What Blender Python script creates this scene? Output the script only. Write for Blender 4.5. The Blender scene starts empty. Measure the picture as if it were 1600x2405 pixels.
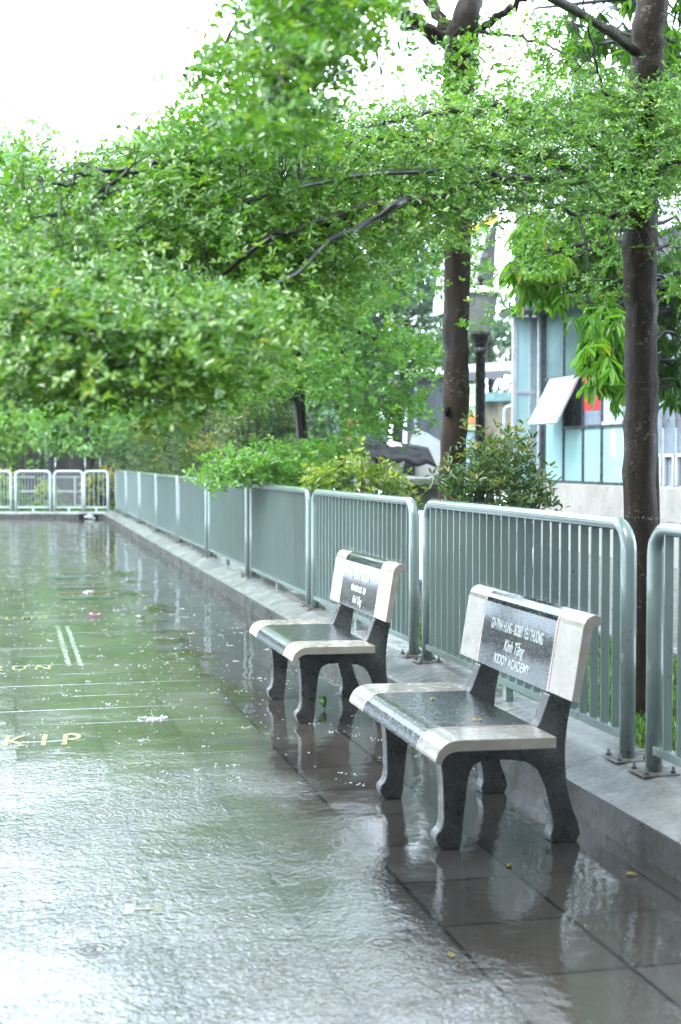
import bpy, math, random
import numpy as np
from mathutils import Matrix, Vector
sc = bpy.context.scene
COL = sc.collection
R = math.radians

# ------------------------------------------------------------------ camera
PSI, PITCH, EYE, FPX = R(13.18), R(2.13), 1.57, 3340.0
cam_d = bpy.data.cameras.new('camera')
cam = bpy.data.objects.new('camera', cam_d)
COL.objects.link(cam)
cam.location = (0, 0, EYE)
cam.rotation_euler = (R(90) - PITCH, 0, -PSI)
cam_d.sensor_fit = 'VERTICAL'
cam_d.sensor_height = 36.0
cam_d.lens = 50.0
cam_d.clip_start = 0.05
cam_d.clip_end = 600
cam_d.dof.use_dof = True
cam_d.dof.focus_distance = 8.0
cam_d.dof.aperture_fstop = 2.9
sc.camera = cam

# ------------------------------------------------------------------ sky, sun, exposure
SUN_EL, SUN_ROT = R(58), R(250)
w = bpy.data.worlds.new('World')
sc.world = w
w.use_nodes = True
nt = w.node_tree
nt.nodes.clear()
sky = nt.nodes.new('ShaderNodeTexSky')
sky.sky_type = 'NISHITA'
sky.sun_disc = False
sky.sun_elevation = SUN_EL
sky.sun_rotation = SUN_ROT
sky.dust_density = 4.0
sky.air_density = 1.4
sky.ozone_density = 1.0
hs = nt.nodes.new('ShaderNodeHueSaturation')          # an overcast, nearly colourless sky
hs.inputs['Saturation'].default_value = 0.22
mixw = nt.nodes.new('ShaderNodeMix'); mixw.data_type = 'RGBA'
mixw.inputs[0].default_value = 0.6
mixw.inputs[7].default_value = (4.6, 5.7, 7.0, 1)     # even cloud cover
bg = nt.nodes.new('ShaderNodeBackground')
bg.inputs['Strength'].default_value = 0.15
wo = nt.nodes.new('ShaderNodeOutputWorld')
nt.links.new(sky.outputs[0], hs.inputs['Color'])
nt.links.new(hs.outputs[0], mixw.inputs[6])
tcw = nt.nodes.new('ShaderNodeTexCoord')
sep = nt.nodes.new('ShaderNodeSeparateXYZ')
mr = nt.nodes.new('ShaderNodeMapRange')                # the cloud deck is thicker and greyer overhead
mr.inputs[1].default_value = .28; mr.inputs[2].default_value = .75; mr.inputs[3].default_value = 1.7; mr.inputs[4].default_value = .55
mulw = nt.nodes.new('ShaderNodeMix'); mulw.data_type = 'RGBA'; mulw.blend_type = 'MULTIPLY'; mulw.inputs[0].default_value = 1.0
nt.links.new(tcw.outputs['Generated'], sep.inputs[0])
nt.links.new(sep.outputs[2], mr.inputs[0])
nt.links.new(mixw.outputs[2], mulw.inputs[6]); nt.links.new(mr.outputs[0], mulw.inputs[7])
nt.links.new(mulw.outputs[2], bg.inputs['Color'])
nt.links.new(bg.outputs[0], wo.inputs['Surface'])
sun_d = bpy.data.lights.new('sun', 'SUN')
sun_d.energy = .5
sun_d.angle = R(25)
sun_d.color = (1.0, 0.97, 0.93)
sun = bpy.data.objects.new('sun', sun_d)
COL.objects.link(sun)
sun.rotation_euler = (R(90) - SUN_EL, 0, R(180) - SUN_ROT)
vs = sc.view_settings
vs.view_transform = 'Standard'
vs.look = 'None'
vs.gamma = 1.0
vs.exposure = 2.75
try:
    sc.cycles.max_bounces = 7
    sc.cycles.transparent_max_bounces = 6
    sc.cycles.volume_bounces = 1
    sc.cycles.caustics_reflective = False
    sc.cycles.caustics_refractive = False
    sc.cycles.sample_clamp_indirect = 6
except Exception:
    pass

# ------------------------------------------------------------------ geometry helpers
_fw = np.array([math.sin(PSI)*math.cos(PITCH), math.cos(PSI)*math.cos(PITCH), -math.sin(PITCH)])
_rt = np.array([math.cos(PSI), -math.sin(PSI), 0.0])
_up = np.cross(_rt, _fw)
def at(px, py, Z):                     # photograph pixel (1600 x 2405) and depth -> world point
    return np.array([0, 0, EYE]) + (_fw + _rt*((px-800)/FPX) + _up*((1202.5-py)/FPX))*Z
def on_x(px, py, X):
    d = _fw + _rt*((px-800)/FPX) + _up*((1202.5-py)/FPX)
    return np.array([0, 0, EYE]) + d*(X/d[0])
def on_z(px, py, z):
    d = _fw + _rt*((px-800)/FPX) + _up*((1202.5-py)/FPX)
    return np.array([0, 0, EYE]) + d*((z-EYE)/d[2])

def tag(o, label=None, cat=None, group=None, kind=None):
    if label: o['label'] = label
    if cat: o['category'] = cat
    if group: o['group'] = group
    if kind: o['kind'] = kind
    return o
def thing(name, label, cat, loc=(0, 0, 0), rz=0.0, group=None):
    o = bpy.data.objects.new(name, None)
    o.empty_display_size = 0.1
    COL.objects.link(o)
    o.location = loc
    o.rotation_euler = (0, 0, rz)
    return tag(o, label, cat, group)
def link(name, me, mat, parent=None):
    mat = getattr(mat, 'm', mat)
    o = bpy.data.objects.new(name, me)
    COL.objects.link(o)
    if mat is not None:
        me.materials.append(mat)
    if parent is not None:
        o.parent = parent
    return o

class MB:
    """collects pieces of one part into one mesh"""
    def __init__(s): s.v = []; s.f = []; s.smooth = []
    def add(s, vs_, fs_, smooth=False):
        b = len(s.v)
        s.v += [tuple(map(float, p)) for p in vs_]
        s.f += [tuple(b+i for i in f) for f in fs_]
        s.smooth += [smooth]*len(fs_)
        return s
    def box(s, a, b):
        x0, y0, z0 = a; x1, y1, z1 = b
        return s.add([(x0,y0,z0),(x1,y0,z0),(x1,y1,z0),(x0,y1,z0),(x0,y0,z1),(x1,y0,z1),(x1,y1,z1),(x0,y1,z1)],
                     [(0,3,2,1),(4,5,6,7),(0,1,5,4),(1,2,6,5),(2,3,7,6),(3,0,4,7)])
    def prism(s, poly, axis, a, b, caps=True):
        """poly in the two other axes (order x,y,z without axis), extruded a..b"""
        n = len(poly)
        def mk(p, t):
            q = list(p); q.insert(axis, t); return q
        vs_ = [mk(p, a) for p in poly] + [mk(p, b) for p in poly]
        fs_ = [(i, (i+1) % n, n+(i+1) % n, n+i) for i in range(n)]
        if caps: fs_ += [tuple(range(n))[::-1], tuple(range(n, 2*n))]
        return s.add(vs_, fs_)
    def tube(s, pts, rad, seg=8, caps=True, smooth=True):
        P = [np.array(p, float) for p in pts]
        if not hasattr(rad, '__len__'): rad = [rad]*len(P)
        vs_, fs_ = [], []
        T0 = P[1]-P[0]; T0 /= np.linalg.norm(T0)+1e-9
        ref = np.array([0, 0, 1.0]) if abs(T0[2]) < .9 else np.array([1.0, 0, 0])
        U = np.cross(T0, ref); U /= np.linalg.norm(U)
        for i, p in enumerate(P):
            T = P[min(i+1, len(P)-1)]-P[max(i-1, 0)]; T = T/(np.linalg.norm(T)+1e-9)
            U = U-T*np.dot(U, T); U /= np.linalg.norm(U)+1e-9
            V = np.cross(T, U)
            for k in range(seg):
                a = 2*math.pi*k/seg
                vs_.append(p+(U*math.cos(a)+V*math.sin(a))*rad[i])
        for i in range(len(P)-1):
            for k in range(seg):
                fs_.append((i*seg+k, i*seg+(k+1) % seg, (i+1)*seg+(k+1) % seg, (i+1)*seg+k))
        if caps:
            fs_.append(tuple(range(seg))[::-1]); fs_.append(tuple((len(P)-1)*seg+k for k in range(seg)))
        return s.add(vs_, fs_, smooth)
    def lathe(s, prof, seg=20, c=(0, 0, 0)):
        vs_, fs_ = [], []
        for r, z in prof:
            for k in range(seg):
                a = 2*math.pi*k/seg
                vs_.append((c[0]+r*math.cos(a), c[1]+r*math.sin(a), c[2]+z))
        n = len(prof)
        for i in range(n-1):
            for k in range(seg):
                fs_.append((i*seg+k, i*seg+(k+1) % seg, (i+1)*seg+(k+1) % seg, (i+1)*seg+k))
        fs_.append(tuple(range(seg))[::-1]); fs_.append(tuple((n-1)*seg+k for k in range(seg)))
        return s.add(vs_, fs_, True)
    def build(s, name, mat, parent=None, bevel=0.0, seg=2):
        me = bpy.data.meshes.new(name)
        me.from_pydata(s.v, [], s.f)
        me.polygons.foreach_set('use_smooth', s.smooth)
        me.update()
        o = link(name, me, mat, parent)
        if bevel:
            m = o.modifiers.new('bevel', 'BEVEL'); m.width = bevel; m.segments = seg; m.limit_method = 'ANGLE'; m.angle_limit = R(40)
        return o

# ------------------------------------------------------------------ materials
class Mat:
    def __init__(s, name):
        s.m = bpy.data.materials.new(name); s.m.use_nodes = True
        s.t = s.m.node_tree; s.p = s.t.nodes['Principled BSDF']; s.out = s.t.nodes['Material Output']
    def n(s, typ, **kw):
        nd = s.t.nodes.new('ShaderNode'+typ)
        ins = kw.pop('ins', {})
        for k, v in kw.items(): setattr(nd, k, v)
        for k, v in ins.items(): s.put(nd.inputs[k], v)
        return nd
    def put(s, sock, v):
        if isinstance(v, bpy.types.NodeSocket): s.t.links.new(v, sock)
        elif isinstance(v, bpy.types.Node): s.t.links.new(v.outputs[0], sock)
        else: sock.default_value = v
    def set(s, **kw):
        for k, v in kw.items(): s.put(s.p.inputs[k.replace('_', ' ')], v)
        return s
    def math(s, op, a, b=0.0, c=0.0):
        nd = s.n('Math', operation=op)
        s.put(nd.inputs[0], a); s.put(nd.inputs[1], b); s.put(nd.inputs[2], c)
        return nd.outputs[0]
    def co(s): return s.n('TexCoord').outputs['Object']
    def pos(s): return s.n('NewGeometry').outputs['Position']
    def noise(s, vec, scale, detail=3.0, rough=.55, dist=0.0):
        return s.n('TexNoise', ins={'Vector': vec, 'Scale': scale, 'Detail': detail, 'Roughness': rough, 'Distortion': dist}).outputs['Fac']
    def ramp(s, fac, stops):
        nd = s.n('ValToRGB'); s.put(nd.inputs[0], fac)
        e = nd.color_ramp.elements
        while len(e) < len(stops): e.new(0.5)
        for i, (p, c) in enumerate(stops):
            e[i].position = p; e[i].color = (*c, 1) if len(c) == 3 else c
        return nd.outputs[0]
    def mixc(s, f, a, b):
        nd = s.n('Mix', data_type='RGBA')
        s.put(nd.inputs[0], f)
        for i, v in ((6, a), (7, b)):
            s.put(nd.inputs[i], (*v, 1) if isinstance(v, tuple) and len(v) == 3 else v)
        return nd.outputs[2]
    def scale(s, vec, xyz):
        return s.n('Mapping', ins={'Vector': vec, 'Scale': xyz}).outputs[0]
    def bump(s, h, strength, dist=.01, nrm=None):
        nd = s.n('Bump', ins={'Height': h, 'Strength': strength, 'Distance': dist})
        if nrm is not None: s.put(nd.inputs['Normal'], nrm)
        return nd.outputs[0]
def V3(v): return (v, v, v)
def simple(name, c, rough=.5, var=.25, sc_=6.0, bump=0.0, metal=0.0, bs=40.0):
    M = Mat(name); co = M.co()
    f = M.noise(co, sc_, 5)
    lo = tuple(x*(1-var) for x in c); hi = tuple(min(1, x*(1+var)) for x in c)
    M.set(Base_Color=M.ramp(f, [(.3, lo), (.7, hi)]), Roughness=M.math('MULTIPLY_ADD', M.noise(co, sc_*2, 3), .3, rough-.15), Metallic=metal)
    if bump: M.set(Normal=M.bump(M.noise(co, bs, 4), bump, .004))
    return M.m

# wet tile floor -----------------------------------------------------
def make_floor():
    M = Mat('wet_paving_tiles'); P = M.pos()
    sx = M.n('SeparateXYZ', ins={0: P}); X, Y = sx.outputs[0], sx.outputs[1]
    u = M.math('DIVIDE', M.math('SUBTRACT', X, .035), .457)
    v = M.math('DIVIDE', M.math('SUBTRACT', Y, .02), .5)
    def joint(t, w_):
        fr = M.math('FRACT', t)
        d = M.math('MINIMUM', fr, M.math('SUBTRACT', 1.0, fr))
        return M.math('SUBTRACT', 1.0, M.n('MapRange', interpolation_type='SMOOTHSTEP', ins={0: d, 1: w_*.35, 2: w_}).outputs[0])
    jv = joint(v, .024)
    fj = M.math('MAXIMUM', joint(u, .028), M.math('MULTIPLY', jv, .85))
    cell = M.n('CombineXYZ', ins={0: M.math('FLOOR', u), 1: M.math('FLOOR', v), 2: 0.0})
    wn = M.n('TexWhiteNoise', noise_dimensions='3D', ins={'Vector': cell}).outputs[0]
    big = M.noise(P, 1.1, 5, .6)
    fine = M.noise(P, 55, 3)
    tone = M.math('ADD', M.math('MULTIPLY', wn, .45), M.math('ADD', M.math('MULTIPLY', big, .55), M.math('MULTIPLY', fine, .12)))
    base = M.ramp(tone, [(.2, (.030, .0265, .023)), (.55, (.043, .038, .033)), (.9, (.060, .054, .047))])
    moss = M.ramp(M.noise(P, .9, 4, .6), [(.52, V3(0)), (.68, V3(1))])
    base = M.mixc(M.math('MULTIPLY', moss, .18), base, (.028, .038, .018))
    base = M.mixc(fj, base, (.009, .009, .008))
    # ripples: sheltered strip next to the benches is calmer
    calm_n = M.math('ADD', X, M.math('MULTIPLY', M.math('SUBTRACT', M.noise(P, 1.6, 3), .5), .8))
    ripamt = M.n('MapRange', interpolation_type='SMOOTHSTEP', ins={0: calm_n, 1: 1.15, 2: 1.6, 3: 1.0, 4: .10}).outputs[0]
    patch = M.ramp(M.noise(P, 1.3, 4, .6), [(.36, V3(.35)), (.48, V3(.8)), (.62, V3(1.35))])
    near = M.n('MapRange', interpolation_type='SMOOTHSTEP', ins={0: Y, 1: 6.4, 2: 8.2, 3: 1.0, 4: .22}).outputs[0]
    amp = M.math('MULTIPLY', M.math('MULTIPLY', ripamt, patch), near)
    Ps = M.scale(P, (1.0, .8, 1.0))
    r1 = M.noise(Ps, 23, 3, .6, .8)
    r2 = M.noise(Ps, 58, 2, .5, .5)
    vor = M.n('TexVoronoi', feature='F1', ins={'Vector': P, 'Scale': 3.4, 'Randomness': 1.0})
    d = vor.outputs['Distance']
    ring = M.math('MULTIPLY', M.math('SINE', M.math('MULTIPLY', d, 75.0)), M.n('MapRange', ins={0: d, 1: .04, 2: .34, 3: 1.0, 4: 0.0}).outputs[0])
    h = M.math('ADD', M.math('ADD', M.math('MULTIPLY', r1, .62), M.math('MULTIPLY', r2, .48)), M.math('MULTIPLY', M.math('MULTIPLY', ring, .20), M.ramp(M.n('SeparateColor', ins={0: vor.outputs['Color']}).outputs[0], [(.45, V3(0)), (.6, V3(1))])))
    h = M.math('MULTIPLY', h, amp)
    b1 = M.bump(h, 1.0, .0085)
    swell = M.noise(P, 5.0, 2)
    b2 = M.bump(swell, .16, .02, b1)
    frv = M.math('FRACT', v)
    dv = M.math('MINIMUM', frv, M.math('SUBTRACT', 1.0, frv))
    lip = M.n('MapRange', interpolation_type='SMOOTHSTEP', ins={0: dv, 1: 0.0, 2: .038}).outputs[0]      # worn, rounded tile edges
    lipm = M.math('MULTIPLY', M.math('MULTIPLY', M.math('SUBTRACT', 1.15, near), M.ramp(M.noise(M.scale(P, (.8, 1.4, 1)), 1.1, 2), [(.44, V3(0)), (.58, V3(1))])), M.math('MULTIPLY_ADD', ripamt, .85, .15))
    b3 = M.bump(M.math('MULTIPLY', lip, lipm), .85, .0022, b2)
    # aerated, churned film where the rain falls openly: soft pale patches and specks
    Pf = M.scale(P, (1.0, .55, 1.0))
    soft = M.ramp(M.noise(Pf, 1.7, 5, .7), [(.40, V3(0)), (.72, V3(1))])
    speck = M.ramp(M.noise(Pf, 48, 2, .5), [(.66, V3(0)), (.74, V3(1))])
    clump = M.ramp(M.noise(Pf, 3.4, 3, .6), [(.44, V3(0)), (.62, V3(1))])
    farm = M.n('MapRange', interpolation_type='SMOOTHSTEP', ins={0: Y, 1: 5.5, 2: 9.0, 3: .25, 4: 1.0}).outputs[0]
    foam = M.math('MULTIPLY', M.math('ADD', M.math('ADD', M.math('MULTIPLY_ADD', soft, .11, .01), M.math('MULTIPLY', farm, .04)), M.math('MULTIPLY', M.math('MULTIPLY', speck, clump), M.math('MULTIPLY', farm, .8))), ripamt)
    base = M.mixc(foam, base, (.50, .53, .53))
    film = M.ramp(M.noise(P, 2.3, 5, .62), [(.30, V3(.028)), (.56, V3(.055)), (.72, V3(.16))])
    # every tile lies a little differently and is worn a little differently
    wc = M.n('TexWhiteNoise', noise_dimensions='3D', ins={'Vector': M.n('VectorMath', operation='ADD', ins={0: cell, 1: (7.3, 1.7, 3.1)}).outputs[0]}).outputs['Color']
    off = M.n('VectorMath', operation='MULTIPLY', ins={0: M.n('VectorMath', operation='SUBTRACT', ins={0: wc, 1: (.5, .5, .5)}).outputs[0], 1: (.022, .030, 0)}).outputs[0]
    tilt = M.n('VectorMath', operation='NORMALIZE', ins={0: M.n('VectorMath', operation='ADD', ins={0: b3, 1: off}).outputs[0]}).outputs[0]
    matte = M.n('MapRange', interpolation_type='SMOOTHSTEP', ins={0: wn, 1: .70, 2: .95, 3: 0.0, 4: .16}).outputs[0]
    film2 = M.math('ADD', film, M.math('MULTIPLY', matte, M.noise(P, 6, 3)))
    M.set(Base_Color=base, Roughness=film2, Normal=tilt, IOR=1.66)
    return M.m
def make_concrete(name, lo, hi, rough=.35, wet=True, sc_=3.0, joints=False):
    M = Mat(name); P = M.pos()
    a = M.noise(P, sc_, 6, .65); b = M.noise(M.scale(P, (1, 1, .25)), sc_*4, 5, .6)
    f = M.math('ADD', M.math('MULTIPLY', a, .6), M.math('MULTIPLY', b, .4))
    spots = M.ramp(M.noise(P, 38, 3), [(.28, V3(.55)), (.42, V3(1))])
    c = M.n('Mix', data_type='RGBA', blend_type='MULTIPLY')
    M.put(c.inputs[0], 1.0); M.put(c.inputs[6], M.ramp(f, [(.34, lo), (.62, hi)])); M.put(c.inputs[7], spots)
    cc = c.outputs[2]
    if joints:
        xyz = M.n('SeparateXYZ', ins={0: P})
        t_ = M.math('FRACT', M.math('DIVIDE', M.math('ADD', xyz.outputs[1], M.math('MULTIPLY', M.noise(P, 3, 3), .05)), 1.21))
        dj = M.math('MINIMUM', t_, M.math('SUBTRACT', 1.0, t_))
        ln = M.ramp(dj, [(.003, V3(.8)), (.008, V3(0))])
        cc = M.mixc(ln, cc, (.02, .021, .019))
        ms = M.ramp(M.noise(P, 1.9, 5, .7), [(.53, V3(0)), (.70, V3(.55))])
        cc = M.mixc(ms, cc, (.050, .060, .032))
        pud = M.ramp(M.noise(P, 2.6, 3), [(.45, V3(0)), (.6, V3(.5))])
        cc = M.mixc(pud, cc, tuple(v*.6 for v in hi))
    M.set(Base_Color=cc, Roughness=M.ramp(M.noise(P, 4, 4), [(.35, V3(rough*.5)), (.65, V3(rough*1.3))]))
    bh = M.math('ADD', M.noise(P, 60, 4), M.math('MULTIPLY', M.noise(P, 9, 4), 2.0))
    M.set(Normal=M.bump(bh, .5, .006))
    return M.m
def make_granite(name, wet_bump):
    M = Mat(name); P = M.co()
    a = M.n('TexVoronoi', feature='F1', ins={'Vector': P, 'Scale': 240.0, 'Randomness': 1.0}).outputs['Color']
    g = M.n('SeparateColor', ins={0: a}).outputs[0]
    f = M.math('ADD', M.math('MULTIPLY', g, .6), M.math('MULTIPLY', M.noise(P, 150, 3), .5))
    c = M.ramp(f, [(.30, (.002, .003, .003)), (.52, (.008, .011, .0105)), (.70, (.040, .050, .048)), (.86, (.20, .23, .22))])
    M.set(Base_Color=c, Roughness=.06, IOR=1.33)
    h = M.math('ADD', M.noise(P, 28, 3), M.math('MULTIPLY', M.noise(P, 90, 2), .6))
    M.set(Normal=M.bump(h, wet_bump, .006))
    return M.m
def make_terrazzo():
    M = Mat('pale_terrazzo'); P = M.co()
    f = M.noise(P, 9, 6, .6)
    c = M.ramp(f, [(.3, (.28, .252, .215)), (.7, (.37, .340, .295))])
    g = M.n('SeparateColor', ins={0: M.n('TexVoronoi', feature='F1', ins={'Vector': P, 'Scale': 160.0}).outputs['Color']}).outputs[0]
    c = M.mixc(M.ramp(g, [(.90, V3(0)), (.95, V3(.35))]), c, (.25, .22, .19))
    st = M.ramp(M.noise(M.scale(P, (1, 1, .4)), 14, 5, .7), [(.60, V3(0)), (.78, V3(.22))])
    c = M.mixc(st, c, (.24, .215, .18))
    M.set(Base_Color=c, Roughness=M.ramp(M.noise(P, 18, 4), [(.35, V3(.10)), (.65, V3(.3))]))
    M.set(Normal=M.bump(M.noise(P, 55, 3), .12, .004))
    return M.m
def make_frame_stone():
    M = Mat('dark_cast_stone'); P = M.co()
    g = M.n('SeparateColor', ins={0: M.n('TexVoronoi', feature='F1', ins={'Vector': P, 'Scale': 250.0}).outputs['Color']}).outputs[0]
    big = M.noise(P, 7, 5, .65)
    c = M.ramp(big, [(.32, (.016, .0165, .0165)), (.66, (.088, .091, .089))])
    c = M.mixc(M.ramp(g, [(.80, V3(0)), (.94, V3(.6))]), c, (.15, .155, .15))
    M.set(Base_Color=c, Roughness=M.ramp(M.noise(P, 16, 3), [(.35, V3(.22)), (.65, V3(.5))]), Normal=M.bump(M.noise(P, 75, 4), .5, .004))
    return M.m
def make_bark(name, lo, hi, spots=.5):
    M = Mat(name); P = M.co()
    st = M.noise(M.scale(P, (1, 1, .12)), 26, 5, .6)
    big = M.noise(P, 3.0, 5, .65)
    f = M.math('ADD', M.math('MULTIPLY', st, .55), M.math('MULTIPLY', big, .45))
    c = M.ramp(f, [(.34, lo), (.62, hi)])
    moss = M.ramp(M.noise(P, 2.2, 4, .7), [(.5, V3(0)), (.68, V3(.7))])
    c = M.mixc(moss, c, (.030, .019, .007))
    vo = M.n('TexVoronoi', feature='F1', ins={'Vector': M.n('VectorMath', operation='ADD', ins={0: P, 1: M.n('TexNoise', ins={'Vector': P, 'Scale': 20.0}).outputs['Color']}).outputs[0], 'Scale': 6.0})
    sz = M.n('SeparateColor', ins={0: vo.outputs['Color']}).outputs[1]
    lich = M.math('LESS_THAN', vo.outputs['Distance'], M.math('MULTIPLY', M.math('MAXIMUM', M.math('SUBTRACT', sz, .40), 0.0), .95*spots*2))
    lm = M.ramp(M.noise(P, 3.1, 3), [(.46, V3(.08)), (.60, V3(.8))])
    c = M.mixc(M.math('MULTIPLY', lich, lm), c, (.12, .112, .075))
    M.set(Base_Color=c, Roughness=M.ramp(big, [(.35, V3(.45)), (.65, V3(.75))]), Specular_IOR_Level=.25)
    M.set(Normal=M.bump(M.math('ADD', st, M.noise(P, 60, 4)), .7, .008))
    return M.m
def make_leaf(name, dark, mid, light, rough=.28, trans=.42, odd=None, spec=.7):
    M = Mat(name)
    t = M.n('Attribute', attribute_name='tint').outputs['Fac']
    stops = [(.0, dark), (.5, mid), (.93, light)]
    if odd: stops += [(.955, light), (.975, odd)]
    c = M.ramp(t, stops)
    M.set(Base_Color=c, Roughness=rough, Specular_IOR_Level=spec)
    tr = M.n('BsdfTranslucent')
    tc = M.n('Mix', data_type='RGBA', blend_type='MULTIPLY')
    M.put(tc.inputs[0], 1.0); M.put(tc.inputs[6], c); M.put(tc.inputs[7], (1.5, 1.45, .55, 1))
    M.put(tr.inputs['Color'], tc.outputs[2])
    mx = M.n('MixShader'); M.put(mx.inputs[0], trans)
    M.t.links.new(M.p.outputs[0], mx.inputs[1]); M.t.links.new(tr.outputs[0], mx.inputs[2])
    M.t.links.new(mx.outputs[0], M.out.inputs['Surface'])
    return M.m
def make_paint_teal():
    M = Mat('teal_fence_paint'); P = M.pos()
    c = M.ramp(M.noise(M.scale(P, (1, 1, .3)), 5, 4), [(.3, (.155, .215, .205)), (.7, (.185, .248, .238))])
    zz = M.n('SeparateXYZ', ins={0: P}).outputs[2]
    low = M.n('MapRange', ins={0: zz, 1: .24, 2: .40, 3: 1.0, 4: 0.0}).outputs[0]
    rust = M.ramp(M.math('ADD', M.noise(P, 28, 5, .7), M.math('MULTIPLY', low, .10)), [(.63, V3(0)), (.70, V3(.8))])
    c = M.mixc(rust, c, (.085, .060, .042))
    drops = M.ramp(M.noise(P, 150, 2), [(.66, V3(0)), (.74, V3(1))])
    M.set(Base_Color=c, Roughness=.20, Normal=M.bump(drops, .35, .003), Coat_Weight=.6, Coat_Roughness=.08)
    return M.m

FLOOR = make_floor()
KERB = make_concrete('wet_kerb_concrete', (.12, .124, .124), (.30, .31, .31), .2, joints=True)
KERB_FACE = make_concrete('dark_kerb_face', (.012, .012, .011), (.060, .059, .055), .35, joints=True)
GRANITE_SEAT = make_granite('wet_black_granite_seat', .42)
GRANITE_BACK = make_granite('black_granite_back', .02)
TERRAZZO = make_terrazzo()
FRAME = make_frame_stone()
TEAL = make_paint_teal()
SKYLIT_RAIL = simple('skylit_rail_paint', (.40, .47, .49), .25, .1, 5)  # far panels: open sky light put into the colour, paler than the teal
RED_LINE = simple('red_inlay_line', (.30, .07, .05), .3)
CREAM_LINE = simple('cream_inlay_line', (.62, .58, .5), .3)
LETTER = simple('engraved_white_paint', (.66, .70, .69), .4, .08)
BARK = make_bark('wet_brown_bark', (.004, .0026, .0015), (.034, .0200, .0100))
BARK_FAR = make_bark('brown_bark', (.004, .003, .002), (.020, .0145, .010), .25)
KNOT = simple('dark_knot_bark', (.004, .003, .0025), .9, .5, 30, .8)
KNOT.node_tree.nodes['Principled BSDF'].inputs['Specular IOR Level'].default_value = .05
TWIG = simple('dark_wet_twig', (.014, .011, .009), .35, .4)
LEAF = make_leaf('almond_leaf', (.042, .145, .020), (.112, .285, .032), (.25, .43, .055), .18, .40, (.42, .40, .05), .9)
LEAF_C = make_leaf('almond_leaf_fresh', (.050, .165, .028), (.108, .285, .042), (.22, .43, .06), .28, .46, (.40, .40, .06))
LEAF_FAR = make_leaf('mixed_far_leaf', (.075, .19, .065), (.155, .34, .095), (.27, .48, .13), .45, .46)
LEAF_LIME = make_leaf('lime_leaf', (.09, .22, .02), (.16, .34, .03), (.25, .45, .05), .4, .40)
LEAF_DARK = make_leaf('dark_leaf', (.022, .062, .030), (.042, .11, .045), (.08, .18, .06), .35, .3)
LEAF_MANGO = make_leaf('long_glossy_leaf', (.028, .10, .016), (.085, .25, .026), (.20, .44, .04), .25, .48, (.36, .40, .04))
LEAF_SHRUB = make_leaf('shrub_leaf_orange_tips', (.026, .070, .022), (.060, .135, .03), (.36, .30, .045), .25, .38, (.62, .22, .045))
LEAF_GOLD = make_leaf('golden_shrub_leaf', (.045, .12, .02), (.16, .28, .035), (.52, .52, .10), .3, .42, (.70, .45, .08))
GRASS = make_leaf('wet_grass', (.025, .075, .012), (.065, .17, .018), (.14, .29, .03), .4, .4)
EARTH = simple('damp_earth', (.055, .045, .032), .8, .4, 2.0, .6)
ASPHALT = simple('wet_grey_pavement', (.115, .118, .125), .22, .3, 1.5, .2)
STEEL_DARK = simple('dark_bolt_steel', (.09, .09, .085), .4, .3, 30, 0, .6)

# ------------------------------------------------------------------ ground, plaza, kerb
FX = 2.705                                    # fence line
gm = MB(); gm.add([(-200, -60, -.12), (260, -60, -.12), (260, 330, -.12), (-200, 330, -.12)], [(0, 1, 2, 3)])
tag(gm.build('ground', EARTH), kind='structure')
K0 = np.array([2.425, 37.70]); KD = np.array([-math.cos(PSI), math.sin(PSI)])     # far kerb runs square to the view
K1 = K0+KD*22
fm = MB(); fm.add([(-30, -8, 0), (2.44, -8, 0), (2.44, 37.75, 0), (K1[0], K1[1]+.02, 0), (-30, K1[1]+.02, 0)], [(0, 1, 2, 3, 4)])
tag(fm.build('plaza_floor', FLOOR), kind='structure')
def kerb_strip(name, a, b, outward, prof, mat):
    """prof: (offset outward, z)"""
    m = MB(); a = np.array(a); b = np.array(b); o = np.array(outward)
    n = 60; vs_, fs_ = [], []
    rng = np.random.default_rng(3)
    for i in range(n+1):
        p = a+(b-a)*i/n
        for k, (d, z) in enumerate(prof):
            j = rng.normal(0, .0025) if 0 < k < len(prof)-1 else 0
            vs_.append((*(p+o*(d+j)), z+j))
    q = len(prof)
    for i in range(n):
        for k in range(q-1):
            fs_.append((i*q+k, (i+1)*q+k, (i+1)*q+k+1, i*q+k+1))
    m.add(vs_, fs_, False)
    return tag(m.build(name, mat), kind='structure')
OUT2 = np.array([math.sin(PSI), math.cos(PSI)])
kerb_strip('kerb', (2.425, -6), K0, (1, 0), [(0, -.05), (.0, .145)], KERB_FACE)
kerb_strip('kerb_coping', (2.425, -6), K0+np.array([0, .06]), (1, 0), [(-.004, .139), (-.002, .150), (.20, .214), (.26, .222), (.44, .224), (.44, .02)], KERB)
# far kerb, with a dark drain opening left in it near the corner
def along(t): return K0+KD*t
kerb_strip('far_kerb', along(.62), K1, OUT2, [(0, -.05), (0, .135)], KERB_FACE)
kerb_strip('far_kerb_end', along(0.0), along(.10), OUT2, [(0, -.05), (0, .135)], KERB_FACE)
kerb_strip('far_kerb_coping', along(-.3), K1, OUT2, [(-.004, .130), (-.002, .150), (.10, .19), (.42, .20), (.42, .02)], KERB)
dk = MB(); a = along(.62)+OUT2*.3; b = along(.10)+OUT2*.3
dk.add([(*a, -.05), (*b, -.05), (*b, .14), (*a, .14)], [(0, 1, 2, 3)])
tag(dk.build('drain_recess_wall', simple('dark_drain', (.02, .02, .02), .6)), kind='structure')
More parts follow.
